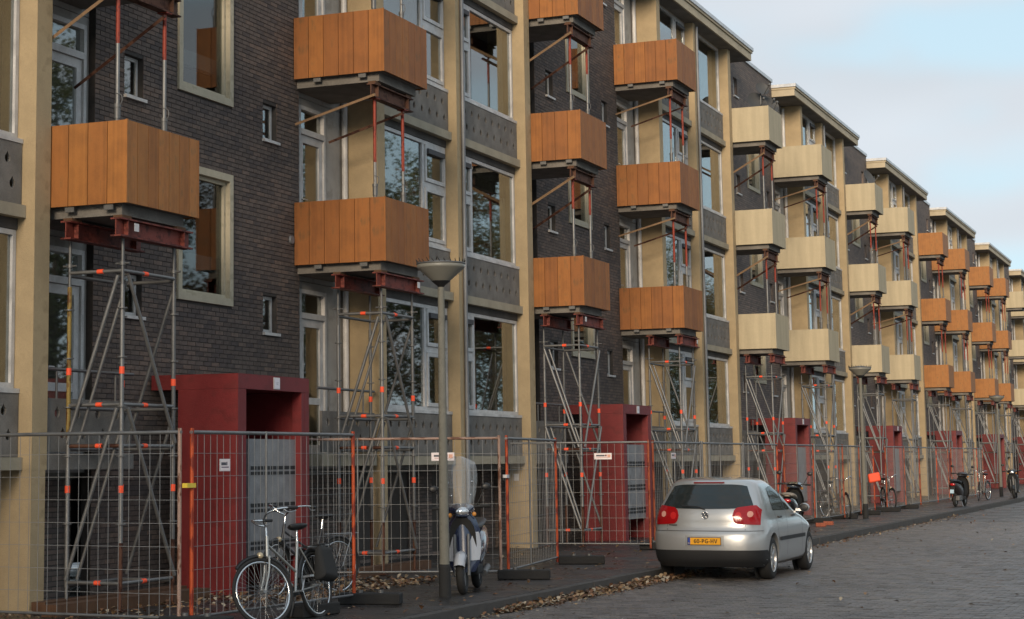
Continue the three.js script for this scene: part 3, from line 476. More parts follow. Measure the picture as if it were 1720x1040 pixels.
fence([16.86, -9.60], [20.30, -9.40], { p0: m.orangePost, p1: m.orangePost, clamp: mat([0.75, 0.55, 0.05], 0.4), sign: [0.60, 1.60, 0], label: 'fence panel between two orange posts right behind the bicycle, with a small sign' });
fence([23.80, -12.55], [25.18, -9.42], { p1: m.pinkPost, top: m.pinkPost, sign: [2.62, 1.68, 1], label: 'fence panel running in to the wall behind the lamp post, with a pink sign' });
fence([25.46, -9.44], [29.05, -9.94], { p0: m.orangePost, p1: m.orangePost, clamp: m.plate, label: 'fence panel between two orange posts just past the blue scooter' });
fence([33.55, -12.6], [33.97, -9.84], { p1: m.orangeOld, sign: [1.95, 1.68, 1], label: 'fence panel running in to the wall before the second red porch, with a sign' });
fence([34.45, -9.92], [37.93, -9.94], { p0: m.orangeOld, mid: true, sign: [1.35, 1.68, 1], label: 'fence panel with a sign beside the roof of the silver hatchback' });
fence([38.03, -9.94], [41.50, -9.95], { label: 'fence panel with galvanised posts behind the silver hatchback' });
fence([41.58, -9.95], [45.05, -9.98], { p1: m.orangePost, label: 'fence panel ending in an orange post at the bonnet of the silver hatchback' });
{
  const rest = [[45.3, 45.6], [48.9], [52.4], [55.9], [59.5], [63.0], [66.5], [70.1], [73.6], [77.2], [80.8]];
  const marks = ['behind the black scooter with the tan seat', 'beside the second street lamp', 'with the orange bag hung on it', 'with two bicycles against it', 'before the far parked scooter', 'beside the far parked scooter', 'past the far parked scooter', 'before the third street lamp', 'beside the third street lamp', 'beside the last scooter', 'past the last scooter'];
  for (let i = 0; i < rest.length; i++) { const s = rest[i][rest[i].length - 1], n = -9.95 + 0.05 * Math.sin(i * 1.7) - (i === 3 ? 0.3 : 0); fence([s, n], [s + 3.42, n + 0.08 * Math.sin(i * 2.3)], { p0: i % 2 ? m.galv : m.orangeOld, p1: i % 3 ? m.orangeOld : m.orangePost, label: 'distant fence panel ' + marks[i] }); }
  for (const [s, n, turn, l] of [[16.8, -9.5, 0.1, 'under the bare galvanised post before the bicycle'], [18.7, -9.15, 1.45, 'beside the bicycle rear wheel'], [20.4, -9.25, 0.25, 'past the bicycle'], [25.3, -9.15, 0.3, 'beside the blue scooter'], [29.2, -9.6, 0.35, 'at the far orange post past the blue scooter'], [34.2, -9.75, 0.1, 'under the pair of posts before the silver car'], [38.0, -9.9, 0.1, 'behind the silver car'], [45.2, -9.95, 0.05, 'by the black scooter with the tan seat'], [48.9, -9.9, 0.1, 'before the second street lamp'], [52.5, -9.9, 0.1, 'behind the second street lamp'], [56.0, -9.9, 0.1, 'below the orange bag'], [59.5, -9.9, 0.1, 'below the leaning bicycles'], [63.0, -9.9, 0.1, 'before the far parked scooter']]) foot(s, n, turn, 'dark fence foot block ' + l);
}
{ // timber sleepers and loose bricks on the pavement
  const sl = (s0, s1, n0, n1, label) => { const d = Math.hypot(s1 - s0, n1 - n0), o = thing('timber_sleeper', label, 'timber', [n0, SW, -s0], -Math.atan2(n1 - n0, s1 - s0), 'sleepers under the scaffold'); M('beam', [bx(-0.10, 0.10, 0, 0.13, -d, 0)], m.sleeper, o); };
  sl(17.6, 20.6, -11.75, -11.55, 'brown timber sleeper under the yellow-legged scaffold tower'); sl(17.9, 20.9, -12.1, -12.05, 'brown timber sleeper against the wall under the yellow-legged tower'); sl(24.9, 27.4, -11.55, -11.5, 'brown timber sleeper under the tower behind the lamp post');
  const bs = [[34.9, -9.0, 0.2], [36.2, -9.1, -0.4], [46.4, -9.3, 0.3], [47.6, -9.35, 0.1]];
  bs.forEach(([s, n, r], i) => { const o = M('loose_brick', new RoundedBoxGeometry(0.24, 0.09, 0.11, 1, 0.008).translate(0, 0.045, 0), m.orangeOld); o.position.set(n, SW, -s); o.rotation.y = r; tag(o, i < 2 ? 'orange brick lying on the pavement before the silver car' : 'orange brick lying on the pavement by the black scooter', 'brick', i < 2 ? 'bricks before the silver car' : 'bricks by the black scooter'); });
}
// ---------------------------------------------------------------- street lamps
function lamp(s, n, label) {
  const o = thing('street_lamp', label, 'street lamp', [n, SW, -s], 0, 'street lamps along the kerb');
  M('pole', [cyl(V(0, 0.34, 0), V(0, 3.76, 0), 0.062, 0.040, 14)], mat([0.25, 0.24, 0.20], 0.75, { map: sized(tPlaster, 0.5) }), o); M('pole_base', [cyl(V(0, -0.02, 0), V(0, 0.36, 0), 0.074, 0.072, 14), cyl(V(0, 0.36, 0), V(0, 0.39, 0), 0.072, 0.062, 14)], m.blackMatt, o);
  const h = G('lamp_head', o); h.position.y = 3.72;
  M('collar', lathe([[0.0, 0.0], [0.035, 0.0], [0.045, 0.03], [0.115, 0.085], [0.112, 0.095], [0, 0.095]], 20), m.black, h);
  M('diffuser', lathe([[0.11, 0.09], [0.20, 0.17], [0.285, 0.245], [0.295, 0.26], [0.295, 0.29], [0.27, 0.30]], 28), phys([0.30, 0.29, 0.25], 0.4, { transmission: 0.25, thickness: 0, side: THREE.DoubleSide }), h);
  M('rim', [new THREE.TorusGeometry(0.292, 0.012, 6, 28).rotateX(Math.PI / 2).translate(0, 0.302, 0)], m.galvDark, h);
  M('lid', lathe([[0.285, 0.305], [0.20, 0.325], [0.08, 0.345], [0, 0.348]], 24), m.galvDark, h);
  const sp = []; for (let i = 0; i < 26; i++) { const a = i / 26 * 2 * Math.PI, p = V(0.285 * Math.cos(a), 0.30, 0.285 * Math.sin(a)), q = V(0.305 * Math.cos(a + 0.1), 0.345 + 0.015 * (i % 2), 0.305 * Math.sin(a + 0.1)); sp.push(cyl(p, q, 0.007, 0.004, 5)); } M('bird_spikes', sp, m.blackMatt, h);
  M('lamp_bulb', new THREE.SphereGeometry(0.05, 12, 8).scale(1, 1.3, 1).translate(0, 0.24, 0), mat([0.75, 0.62, 0.3], 0.3), h);
}
lamp(21.73, -8.87, 'grey street lamp with a bowl head standing before the blue scooter'); lamp(52.7, -9.36, 'street lamp with a bowl head past the silver hatchback'); lamp(81.7, -9.10, 'street lamp with a bowl head at the far end of the pavement');

// ---------------------------------------------------------------- silver hatchback
{
  const o = thing('hatchback_car', 'silver five-door hatchback parked at the kerb with a yellow number plate', 'car', [-7.25, 0, -27.75], 0.0); o.scale.x = 0.955;
  const lerpK = (keys, y) => { if (y <= keys[0][0]) return keys[0][1]; for (let i = 1; i < keys.length; i++) if (y <= keys[i][0]) { const [a, p] = keys[i - 1], [b, q] = keys[i]; const d0 = i > 1 ? (q - keys[i - 2][1]) / (b - keys[i - 2][0]) : (q - p) / (b - a), d1 = i < keys.length - 1 ? (keys[i + 1][1] - p) / (keys[i + 1][0] - a) : (q - p) / (b - a), h = b - a, t = (y - a) / h, t2 = t * t, t3 = t2 * t; return (2 * t3 - 3 * t2 + 1) * p + (t3 - 2 * t2 + t) * h * d0 * 0.7 + (-2 * t3 + 3 * t2) * q + (t3 - t2) * h * d1 * 0.7; } return keys[keys.length - 1][1]; };
  const zR = y => lerpK([[0.2, 0.11], [0.3, 0.03], [0.44, 0.0], [0.62, 0.0], [0.70, 0.025], [0.76, 0.065], [0.9, 0.075], [1.03, 0.11], [1.2, 0.22], [1.37, 0.35], [1.42, 0.375], [1.455, 0.46], [1.485, 0.80]], y);
  const zF = y => lerpK([[0.2, 4.06], [0.35, 4.17], [0.55, 4.2], [0.72, 4.08], [0.86, 3.6], [0.96, 3.1], [1.05, 2.88], [1.2, 2.58], [1.36, 2.16], [1.45, 1.85], [1.485, 1.5]], y);
  const hw = y => lerpK([[0.2, 0.80], [0.3, 0.855], [0.5, 0.875], [0.68, 0.88], [0.85, 0.868], [0.97, 0.842], [1.05, 0.815], [1.2, 0.757], [1.36, 0.688], [1.42, 0.645], [1.46, 0.56], [1.485, 0.36]], y);
  const LR = 0.52, PR = 3.1, LF = 0.95, PF = 2.3;
  const lr = y => Math.min(LR, 0.36 * (zF(y) - zR(y))), lf = y => Math.min(LF, 0.55 * (zF(y) - zR(y)));
  const aAt = (d, L, p) => d >= L ? 1 : Math.pow(Math.max(0, 1 - Math.pow(1 - Math.max(0, d) / L, p)), 1 / p);
  const rearZ = (x, y) => zR(y) + lr(y) * (1 - Math.pow(Math.max(0, 1 - Math.pow(Math.min(1, Math.abs(x) / hw(y)), PR)), 1 / PR));
  const sideX = (z, y) => hw(y) * Math.min(aAt(z - zR(y), lr(y), PR), aAt(zF(y) - z, lf(y), PF));
  const ys = [0.2, 0.25, 0.3, 0.37, 0.44, 0.52, 0.6, 0.66, 0.70, 0.74, 0.80, 0.86, 0.92, 0.97, 1.02, 1.06, 1.12, 1.2, 1.28, 1.35, 1.39, 1.42, 1.44, 1.458, 1.472, 1.485];
  const ringPts = y => { const p = [], n = 16; for (let i = 0; i <= n; i++) { const f = i / n * Math.PI / 2, a = Math.pow(Math.sin(f), 2 / PR), d = lr(y) * (1 - Math.pow(Math.cos(f), 2 / PR)); p.push([hw(y) * a, zR(y) + d]); } const z0 = zR(y) + lr(y), z1 = zF(y) - lf(y); for (let i = 1; i < 14; i++) p.push([hw(y), z0 + (z1 - z0) * i / 14]); for (let i = 0; i <= n; i++) { const f = (1 - i / n) * Math.PI / 2, a = Math.pow(Math.sin(f), 2 / PF), d = lf(y) * (1 - Math.pow(Math.cos(f), 2 / PF)); p.push([hw(y) * a, zF(y) - d]); } const q = p.slice(1, -1).reverse().map(([x, z]) => [-x, z]); return [...p, ...q]; };
  const pos = [], uv = [], idx = []; let N = 0;
  ys.forEach(y => { const r = ringPts(y); N = r.length; r.forEach(([x, z], i) => { pos.push(x, y, -z); uv.push(i / N, y); }); });
  for (let j = 0; j < ys.length - 1; j++) for (let i = 0; i < N; i++) { const a = j * N + i, b = j * N + (i + 1) % N, c = a + N, d = b + N; idx.push(a, b, c, b, d, c); }
  const cap = (j, y, flip) => { const c = pos.length / 3; let cz = (zR(ys[j]) + zF(ys[j])) / 2; pos.push(0, y, -cz); uv.push(0, 0); for (let i = 0; i < N; i++) { const a = j * N + i, b = j * N + (i + 1) % N; flip ? idx.push(c, b, a) : idx.push(c, a, b); } };
  cap(0, 0.2, true); cap(ys.length - 1, 1.49, false);
  let body = geo(pos, null, uv, idx);
  const RA = 0.80, FA = RA + 2.578, ev = new Evaluator(); ev.useGroups = false; let br = new Brush(body); br.updateMatrixWorld();
  for (const z of [RA, FA]) for (const sx of [-1, 1]) { const c = new Brush(new THREE.CylinderGeometry(0.352, 0.352, 0.36, 36).rotateZ(Math.PI / 2).translate(sx * 0.80, 0.325, -z)); c.updateMatrixWorld(); br = ev.evaluate(br, c, SUBTRACTION); br.updateMatrixWorld(); }
  const paint = phys([0.44, 0.44, 0.435], 0.32, { metalness: 0.55, clearcoat: 1, clearcoatRoughness: 0.06 }), cb = M('body', br.geometry, paint, o);
  const patch = (fn, cols, ny, off) => { const p = [], u = [], ix = [], nx = cols.length; cols.forEach(([a, y0, y1, a2]) => { for (let j = 0; j <= ny; j++) { const t = j / ny, y = y0 + (y1 - y0) * t, v = fn(a2 === undefined ? a : a + (a2 - a) * t, y, off); p.push(v.x, v.y, v.z); u.push(a, y); } }); for (let i = 0; i < nx - 1; i++) for (let j = 0; j < ny; j++) { const a = i * (ny + 1) + j, b = a + ny + 1; ix.push(a, b, a + 1, b, b + 1, a + 1); } return geo(p, null, u, ix); };
  const rear = (x, y, off) => { const z = rearZ(x, y), e = 0.004, rx = (rearZ(x + e, y) - rearZ(x - e, y)) / (2 * e), ry = (rearZ(x, y + e) - rearZ(x, y - e)) / (2 * e), l = Math.hypot(rx, ry, 1); return V(x + rx / l * off, y + ry / l * off, -(z - off / l)); };
  const side = sg => (z, y, off) => V(sg * (sideX(z, y) + off), y, -z);
  const span = (a, b, n, f) => Array.from({ length: n + 1 }, (_, i) => { const x = a + (b - a) * i / n; return f(x); });
  const dbl = (c, r, x = {}) => phys(c, r, { side: THREE.DoubleSide, ...x });
  const tint = dbl([0.012, 0.016, 0.016], 0.04, { specularIntensity: 0.4 }), blackP = dbl([0.014, 0.014, 0.015], 0.6), seamM = dbl([0.03, 0.03, 0.03], 0.7);
  // tailgate glass with its black border
  const gw = y => hw(y) - 0.115;
  M('rear_window', patch(rear, span(-1, 1, 20, q => { const r = Math.abs(q) ** 6; return [q * gw(1.05), 1.035 + 0.03 * r + 0.012 * q * q, 1.385 - 0.03 * r, q * gw(1.37)]; }), 10, 0.006), dbl([0.02, 0.025, 0.026], 0.06), o);
  M('rear_wiper', tube([rear(0.0, 1.02, 0.03), rear(-0.1, 1.05, 0.035), rear(-0.36, 1.06, 0.03)], 0.009, 12, 5), m.black, o);
  M('high_brake_light', patch(rear, span(-0.24, 0.24, 8, x => [x, 1.398, 1.418]), 2, 0.008), dbl([0.16, 0.008, 0.008], 0.25), o);
  for (const s of [-1, 1]) { // lamps: round inner end, wider outer end wrapping the corner
    const lampCols = span(0, 1, 18, q => { const x = 0.415 + 0.385 * q, cy = 0.935 + 0.012 * q, h = q < 0.25 ? 0.118 * Math.sqrt(Math.max(0.0, 1 - ((0.25 - q) / 0.25) ** 2)) : 0.118 + 0.035 * (q - 0.25), cut = q > 0.82 ? (q - 0.82) * 0.42 : 0; return [s * x, cy - h, cy + h - cut]; });
    const tl = M('tail_light', patch(rear, lampCols, 8, 0.011), dbl([0.30, 0.006, 0.008], 0.10), o);
    for (const [x, y, r, c] of [[0.50, 0.935, 0.050, [0.50, 0.02, 0.02]], [0.665, 0.955, 0.042, [0.62, 0.30, 0.24]]]) M('lamp_lens', patch(rear, span(-1, 1, 12, q => { const h = r * Math.sqrt(Math.max(0, 1 - q * q)); return [s * (x + r * q), y - h, y + h]; }), 4, 0.0165), dbl(c, 0.15), tl);
    // side glass, pillar, doors, mouldings, mirror
    const S = side(s);
    M('side_window', patch(S, span(0, 1, 10, q => [0.93 + (1.70 - 0.93) * q, 0.985 + 0.012 * (1 - q), 1.335 + 0.03 * q - 0.05 * Math.max(0, 0.3 - q), 1.06 + (1.70 - 1.06) * q]), 8, 0.004), tint, o);
    M('side_window', patch(S, span(0, 1, 10, q => [1.76 + (2.80 - 1.76) * q, 0.985 - 0.01 * q, 1.368 - 0.04 * q, 1.76 + (2.14 - 1.76) * q]), 8, 0.004), tint, o);
    M('pillar_trim', patch(S, [[1.70, 0.985, 1.366], [1.76, 0.985, 1.366]], 6, 0.0045), blackP, o);
    for (const z of [0.98, 1.73, 2.78]) M('door_seam', patch(S, z === 0.98 ? [[1.20, 0.42, 0.99, 1.0], [1.208, 0.42, 0.99, 1.008]] : [[z, 0.32, 0.985], [z + 0.008, 0.32, 0.985]], 10, 0.002), seamM, o);
    for (const z of [1.15, 2.05]) M('door_handle', [bx(-0.012, 0.018, -0.014, 0.014, -0.18, 0).translate(s * (sideX(z, 0.90) + 0.012), 0.895, -z)], m.black, o);
    M('side_moulding', patch(S, span(1.22, 2.95, 12, z => [z, 0.545, 0.60]), 2, 0.014), blackP, o);
    const mi = M('door_mirror', [new THREE.SphereGeometry(0.1, 16, 12).scale(0.85, 0.66, 0.55).translate(s * 0.955, 1.0, -2.66), bx(-0.05, 0.05, -0.02, 0.02, -0.03, 0.03).translate(s * 0.86, 0.965, -2.66)], paint, o); M('mirror_glass', new THREE.SphereGeometry(0.09, 14, 10).scale(0.8, 0.62, 0.12).translate(s * 0.955, 1.0, -2.605), m.black, mi);
    for (const z of [RA, FA]) {
      const w = G('wheel', o); w.position.set(s * 0.765, 0.312, -z);
      M('tyre', lathe([[0.205, -0.095], [0.26, -0.1], [0.295, -0.085], [0.312, -0.05], [0.312, 0.05], [0.295, 0.085], [0.26, 0.1], [0.205, 0.095]], 36).rotateZ(Math.PI / 2), m.tyre, w);
      const al = mat([0.55, 0.55, 0.55], 0.3, { metalness: 0.8 }), rim = [lathe([[0.215, 0.09], [0.205, 0.098], [0.192, 0.085], [0.185, -0.08]], 32).rotateZ(-s * Math.PI / 2), new THREE.CylinderGeometry(0.055, 0.06, 0.03, 16).rotateZ(Math.PI / 2).translate(s * 0.07, 0, 0)];
      for (let i = 0; i < 5; i++) rim.push(new RoundedBoxGeometry(0.022, 0.165, 0.062, 2, 0.008).translate(s * 0.07, 0.118, 0).rotateX(i / 5 * 2 * Math.PI + 0.3)); M('rim', rim, al, w); M('brake_disc', new THREE.CylinderGeometry(0.13, 0.13, 0.02, 24).rotateZ(Math.PI / 2), m.galvDark, w);
      M('wheel_well', new THREE.CylinderGeometry(0.347, 0.347, 0.02, 28).rotateZ(Math.PI / 2).translate(-s * 0.13, 0.013, 0), m.blackMatt, w);
    }
  }
  M('lower_bumper', patch(rear, span(-1, 1, 36, q => { const x = Math.sin(q * Math.PI / 2) * 0.868; return [x, 0.205, 0.445]; }), 6, 0.008), blackP, o);
  M('bumper_seam', patch(rear, span(-1, 1, 30, q => [Math.sin(q * Math.PI / 2) * 0.84, 0.715, 0.722]), 1, 0.003), seamM, o);
  for (const s of [-1, 1]) M('tailgate_seam', patch(rear, [[s * 0.60, 0.73, 0.82], [s * 0.606, 0.73, 0.82]], 4, 0.003), seamM, o);
  M('plate_recess', patch(rear, span(-0.30, 0.30, 8, x => [x, 0.50, 0.655]), 2, 0.004), dbl([0.30, 0.30, 0.295], 0.4, { metalness: 0.4 }), o);
  const pt = canvasTex(520, 110, (c, w, h) => { c.fillStyle = '#e8a21c'; c.fillRect(0, 0, w, h); c.fillStyle = '#1d3f94'; c.fillRect(0, 0, 44, h); c.fillStyle = '#f0d060'; c.font = 'bold 22px sans-serif'; c.textAlign = 'center'; c.fillText('NL', 22, 92); c.strokeStyle = '#33270a'; c.lineWidth = 5; c.strokeRect(2, 2, w - 4, h - 4); c.fillStyle = '#2a2008'; c.font = 'bold 84px sans-serif'; c.fillText('60-PG-HV', 282, 85); });
  const pl = M('number_plate', bx(-0.26, 0.26, 0.52, 0.63, 0.012, 0.02), m.black, o); M('plate_print', new THREE.PlaneGeometry(0.516, 0.106).translate(0, 0.575, 0.0225), mat([1, 1, 1], 0.4, { map: pt }), pl);
  // round tailgate emblem
  const em = M('emblem', new THREE.CylinderGeometry(0.056, 0.056, 0.012, 28).rotateX(Math.PI / 2).translate(0, 0.945, -0.075), mat([0.10, 0.10, 0.11], 0.3, { metalness: 0.6 }), o);
  const bar = (a, b) => cyl(V(a[0], 0.945 + a[1], -0.066), V(b[0], 0.945 + b[1], -0.066), 0.0045, 0.0045, 6);
  M('emblem_mark', [new THREE.TorusGeometry(0.052, 0.006, 8, 28).translate(0, 0.945, -0.068), bar([-0.026, 0.042], [0, 0.004]), bar([0, 0.004], [0.026, 0.042]), bar([-0.043, 0.024], [-0.019, -0.045]), bar([-0.019, -0.045], [0, -0.006]), bar([0, -0.006], [0.019, -0.045]), bar([0.019, -0.045], [0.043, 0.024])], m.chrome, em);
  M('model_badge', patch(rear, span(-0.58, -0.44, 6, x => [x, 0.792 + 0.004 * Math.sin(x * 300), 0.81]), 1, 0.005), dbl([0.10, 0.10, 0.10], 0.4, { metalness: 0.5 }), o);
  M('underbody', bx(-0.72, 0.72, 0.19, 0.35, -3.9, -0.3), m.blackMatt, o);
}
// ---------------------------------------------------------------- bicycles: rear axle at the origin, front towards +x
function bicycle(label, pos, turn, o = {}) {
  const b = thing('bicycle', label, 'bicycle', pos, turn, o.group), R = 0.335, fr = o.frame || mat([0.42, 0.42, 0.40], 0.35, { metalness: 0.7 });
  b.rotation.set(o.lean || 0, turn, 0, 'YXZ');
  const wheel = parent => {
    M('tyre', new THREE.TorusGeometry(R - 0.004, 0.019, 8, 44), m.tyre, parent); M('rim', new THREE.TorusGeometry(R - 0.032, 0.0125, 6, 44), m.chrome, parent);
    const sp = []; for (let i = 0; i < 36; i++) { const a = i / 36 * 2 * Math.PI, d = (i % 2 ? 1 : -1) * 0.9; sp.push(cyl(V(0.022 * Math.cos(a + d), 0.022 * Math.sin(a + d), i % 2 ? 0.025 : -0.025), V((R - 0.036) * Math.cos(a), (R - 0.036) * Math.sin(a), 0), 0.0013, 0.0013, 4, false)); } M('spokes', sp, m.steel, parent); M('hub', cyl(V(0, 0, -0.05), V(0, 0, 0.05), 0.02, 0.02, 10), m.steel, parent);
  };
  const rw = G('rear_wheel', b); rw.position.set(0, R, 0); wheel(rw);
  const bb = V(0.46, 0.29, 0), seat = V(0.27, 0.80, 0), hT = V(0.90, 0.88, 0), hB = V(0.955, 0.66, 0);
  M('frame', [cyl(bb, seat, 0.016), cyl(hB, V(0.52, 0.36, 0), 0.018), cyl(V(0.925, 0.80, 0), V(0.40, 0.50, 0), 0.014), cyl(hT, hB, 0.019), ...[-1, 1].flatMap(s => [cyl(V(0, R, s * 0.06), V(0.46, 0.29, s * 0.04), 0.009), cyl(V(0, R, s * 0.06), V(0.27, 0.74, s * 0.02), 0.008)])], fr, b);
  M('seat_post', cyl(seat, V(0.245, 0.93, 0), 0.0125), m.chrome, b);
  const sd = new THREE.SphereGeometry(1, 18, 12); { const p = sd.attributes.position; for (let i = 0; i < p.count; i++) { let x = p.getX(i), y = p.getY(i), z = p.getZ(i); const w = x > 0 ? 0.055 + 0.055 * (1 - x) ** 1.2 : 0.11; p.setXYZ(i, x * 0.14, y > 0 ? y * 0.028 + 0.012 * x * x : y * 0.045, z * w); } sd.computeVertexNormals(); sd.translate(0.235, 0.965, 0); } M('saddle', sd, m.black, b);
  M('rear_mudguard', [new THREE.TorusGeometry(R + 0.03, 0.022, 4, 30, Math.PI * 0.95).scale(1, 1, 1).rotateZ(0.25).translate(0, R, 0)], o.guard || m.black, b);
  M('carrier', [cyl(V(-0.32, 0.735, -0.06), V(0.16, 0.735, -0.06), 0.006), cyl(V(-0.32, 0.735, 0.06), V(0.16, 0.735, 0.06), 0.006), cyl(V(-0.32, 0.735, -0.06), V(-0.32, 0.735, 0.06), 0.006), ...[-1, 1].map(s => cyl(V(0, R, s * 0.075), V(-0.2, 0.735, s * 0.065), 0.005))], m.steel, b);
  M('chain_case', [new RoundedBoxGeometry(0.56, 0.10, 0.03, 2, 0.012).rotateZ(-0.09).translate(0.22, 0.31, 0.06)], m.black, b);
  M('cranks', [cyl(V(0.46, 0.29, -0.08), V(0.46, 0.29, 0.09), 0.012), cyl(V(0.46, 0.29, 0.09), V(0.55, 0.15, 0.095), 0.009), cyl(V(0.46, 0.29, -0.08), V(0.37, 0.43, -0.085), 0.009), bx(0.51, 0.60, 0.135, 0.155, 0.095, 0.17), bx(0.32, 0.41, 0.42, 0.44, -0.17, -0.085)], m.steel, b);
  M('kickstand', [cyl(V(0.36, 0.28, 0.05), V(0.30, 0.01, 0.20), 0.009), cyl(V(0.30, 0.01, 0.20), V(0.24, 0.01, 0.21), 0.009)], m.steel, b);
  // the steering: turns about the head tube
  const st = G('steering', b), ax = V().subVectors(hT, hB).normalize(); st.position.copy(hB); st.quaternion.setFromAxisAngle(ax, o.steer || 0);
  const L = p => p.sub(hB), fa = V(1.095, R, 0);
  const stem = [cyl(L(V(0.96, 0.64, 0)), L(V(0.885, 0.97, 0)), 0.013)];
  const fw = G('front_wheel', st); fw.position.copy(L(fa.clone())); wheel(fw);
  M('fork', [...[-1, 1].map(s => tube([L(V(0.955, 0.66, s * 0.045)), L(V(1.0, 0.52, s * 0.052)), L(V(1.05, 0.42, s * 0.052)), L(V(1.095, R, s * 0.052))], 0.011, 10, 6)), cyl(L(V(0.955, 0.665, -0.05)), L(V(0.955, 0.665, 0.05)), 0.016)], fr, st);
  M('stem', stem, m.chrome, st);
  M('front_mudguard', [new THREE.TorusGeometry(R + 0.028, 0.02, 4, 26, Math.PI * 0.62).rotateZ(0.85).translate(L(fa.clone()).x, L(fa.clone()).y, 0)], o.guard || m.black, st);
  for (const s of [-1, 1]) { const p = [L(V(0.885, 0.985, 0)), L(V(0.93, 1.02, s * 0.06)), L(V(0.935, 1.085, s * 0.16)), L(V(0.85, 1.10, s * 0.25)), L(V(0.76, 1.095, s * 0.27)), L(V(0.68, 1.085, s * 0.275))]; M('handlebar', tube(p, 0.011, 24, 8), m.chrome, st); M('grip', cyl(L(V(0.745, 1.094, s * 0.272)), L(V(0.63, 1.08, s * 0.277)), 0.0165), m.black, st); M('brake_lever', tube([L(V(0.79, 1.09, s * 0.265)), L(V(0.75, 1.05, s * 0.28)), L(V(0.66, 1.05, s * 0.285))], 0.006, 10, 5), m.steel, st); }
  M('headlight', new THREE.SphereGeometry(0.036, 12, 8).translate(L(V(1.03, 0.70, 0)).x, L(V(1.03, 0.70, 0)).y, 0), mat([0.55, 0.45, 0.30], 0.25, { metalness: 0.4 }), st);
  if (o.bag) for (const s of [-1, 1]) { const g = new RoundedBoxGeometry(0.34, 0.36, 0.13, 5, 0.06), p = g.attributes.position; for (let i = 0; i < p.count; i++) { const x = p.getX(i), y = p.getY(i), z = p.getZ(i); p.setXYZ(i, x * (1 - 0.35 * (y + 0.18)) + 0.012 * Math.sin(y * 31 + z * 9), y + 0.02 * Math.sin(x * 19 + z * 11), z * (1 + 0.2 * Math.sin(x * 17 + y * 13)) * (1 - 1.3 * y)); } g.computeVertexNormals(); M('pannier_bag', g.translate(-0.06, 0.54, s * 0.115), m.blackMatt, b); }
  if (o.bag) M('bag_bridge', bx(-0.24, 0.05, 0.742, 0.752, -0.14, 0.14), m.black, b);
  return b;
}
// turn: local +x (front) towards the camera means world +z, so turn = -90 degrees
const face = (ds, dn) => Math.atan2(ds, dn); // heading (ds, dn) -> rotation about y
bicycle('silver city bicycle with black panniers parked before the orange fence posts', [-9.03, SW, -18.62], face(-1, -0.03), { steer: -0.55, bag: true, lean: 0.16 });
bicycle('dark bicycle leaning behind the fence, beside the first red porch', [-10.35, SW, -21.9], face(-1, -0.35), { frame: mat([0.03, 0.03, 0.035], 0.4), steer: 0.3, lean: 0.05 });
bicycle('brown bicycle behind the fence past the second street lamp', [-10.5, SW, -53.2], face(-1, 0.9), { frame: mat([0.16, 0.13, 0.10], 0.5), steer: -0.3 });
bicycle('bicycle leaning on the fence past the orange bag', [-10.25, SW, -60.8], face(-1, 0.4), { frame: mat([0.10, 0.10, 0.10], 0.4), steer: 0.2 });
bicycle('grey bicycle on the pavement by the third street lamp', [-8.9, SW, -75.6], face(-1, -0.2), { frame: mat([0.20, 0.20, 0.19], 0.4), steer: 0.4 });
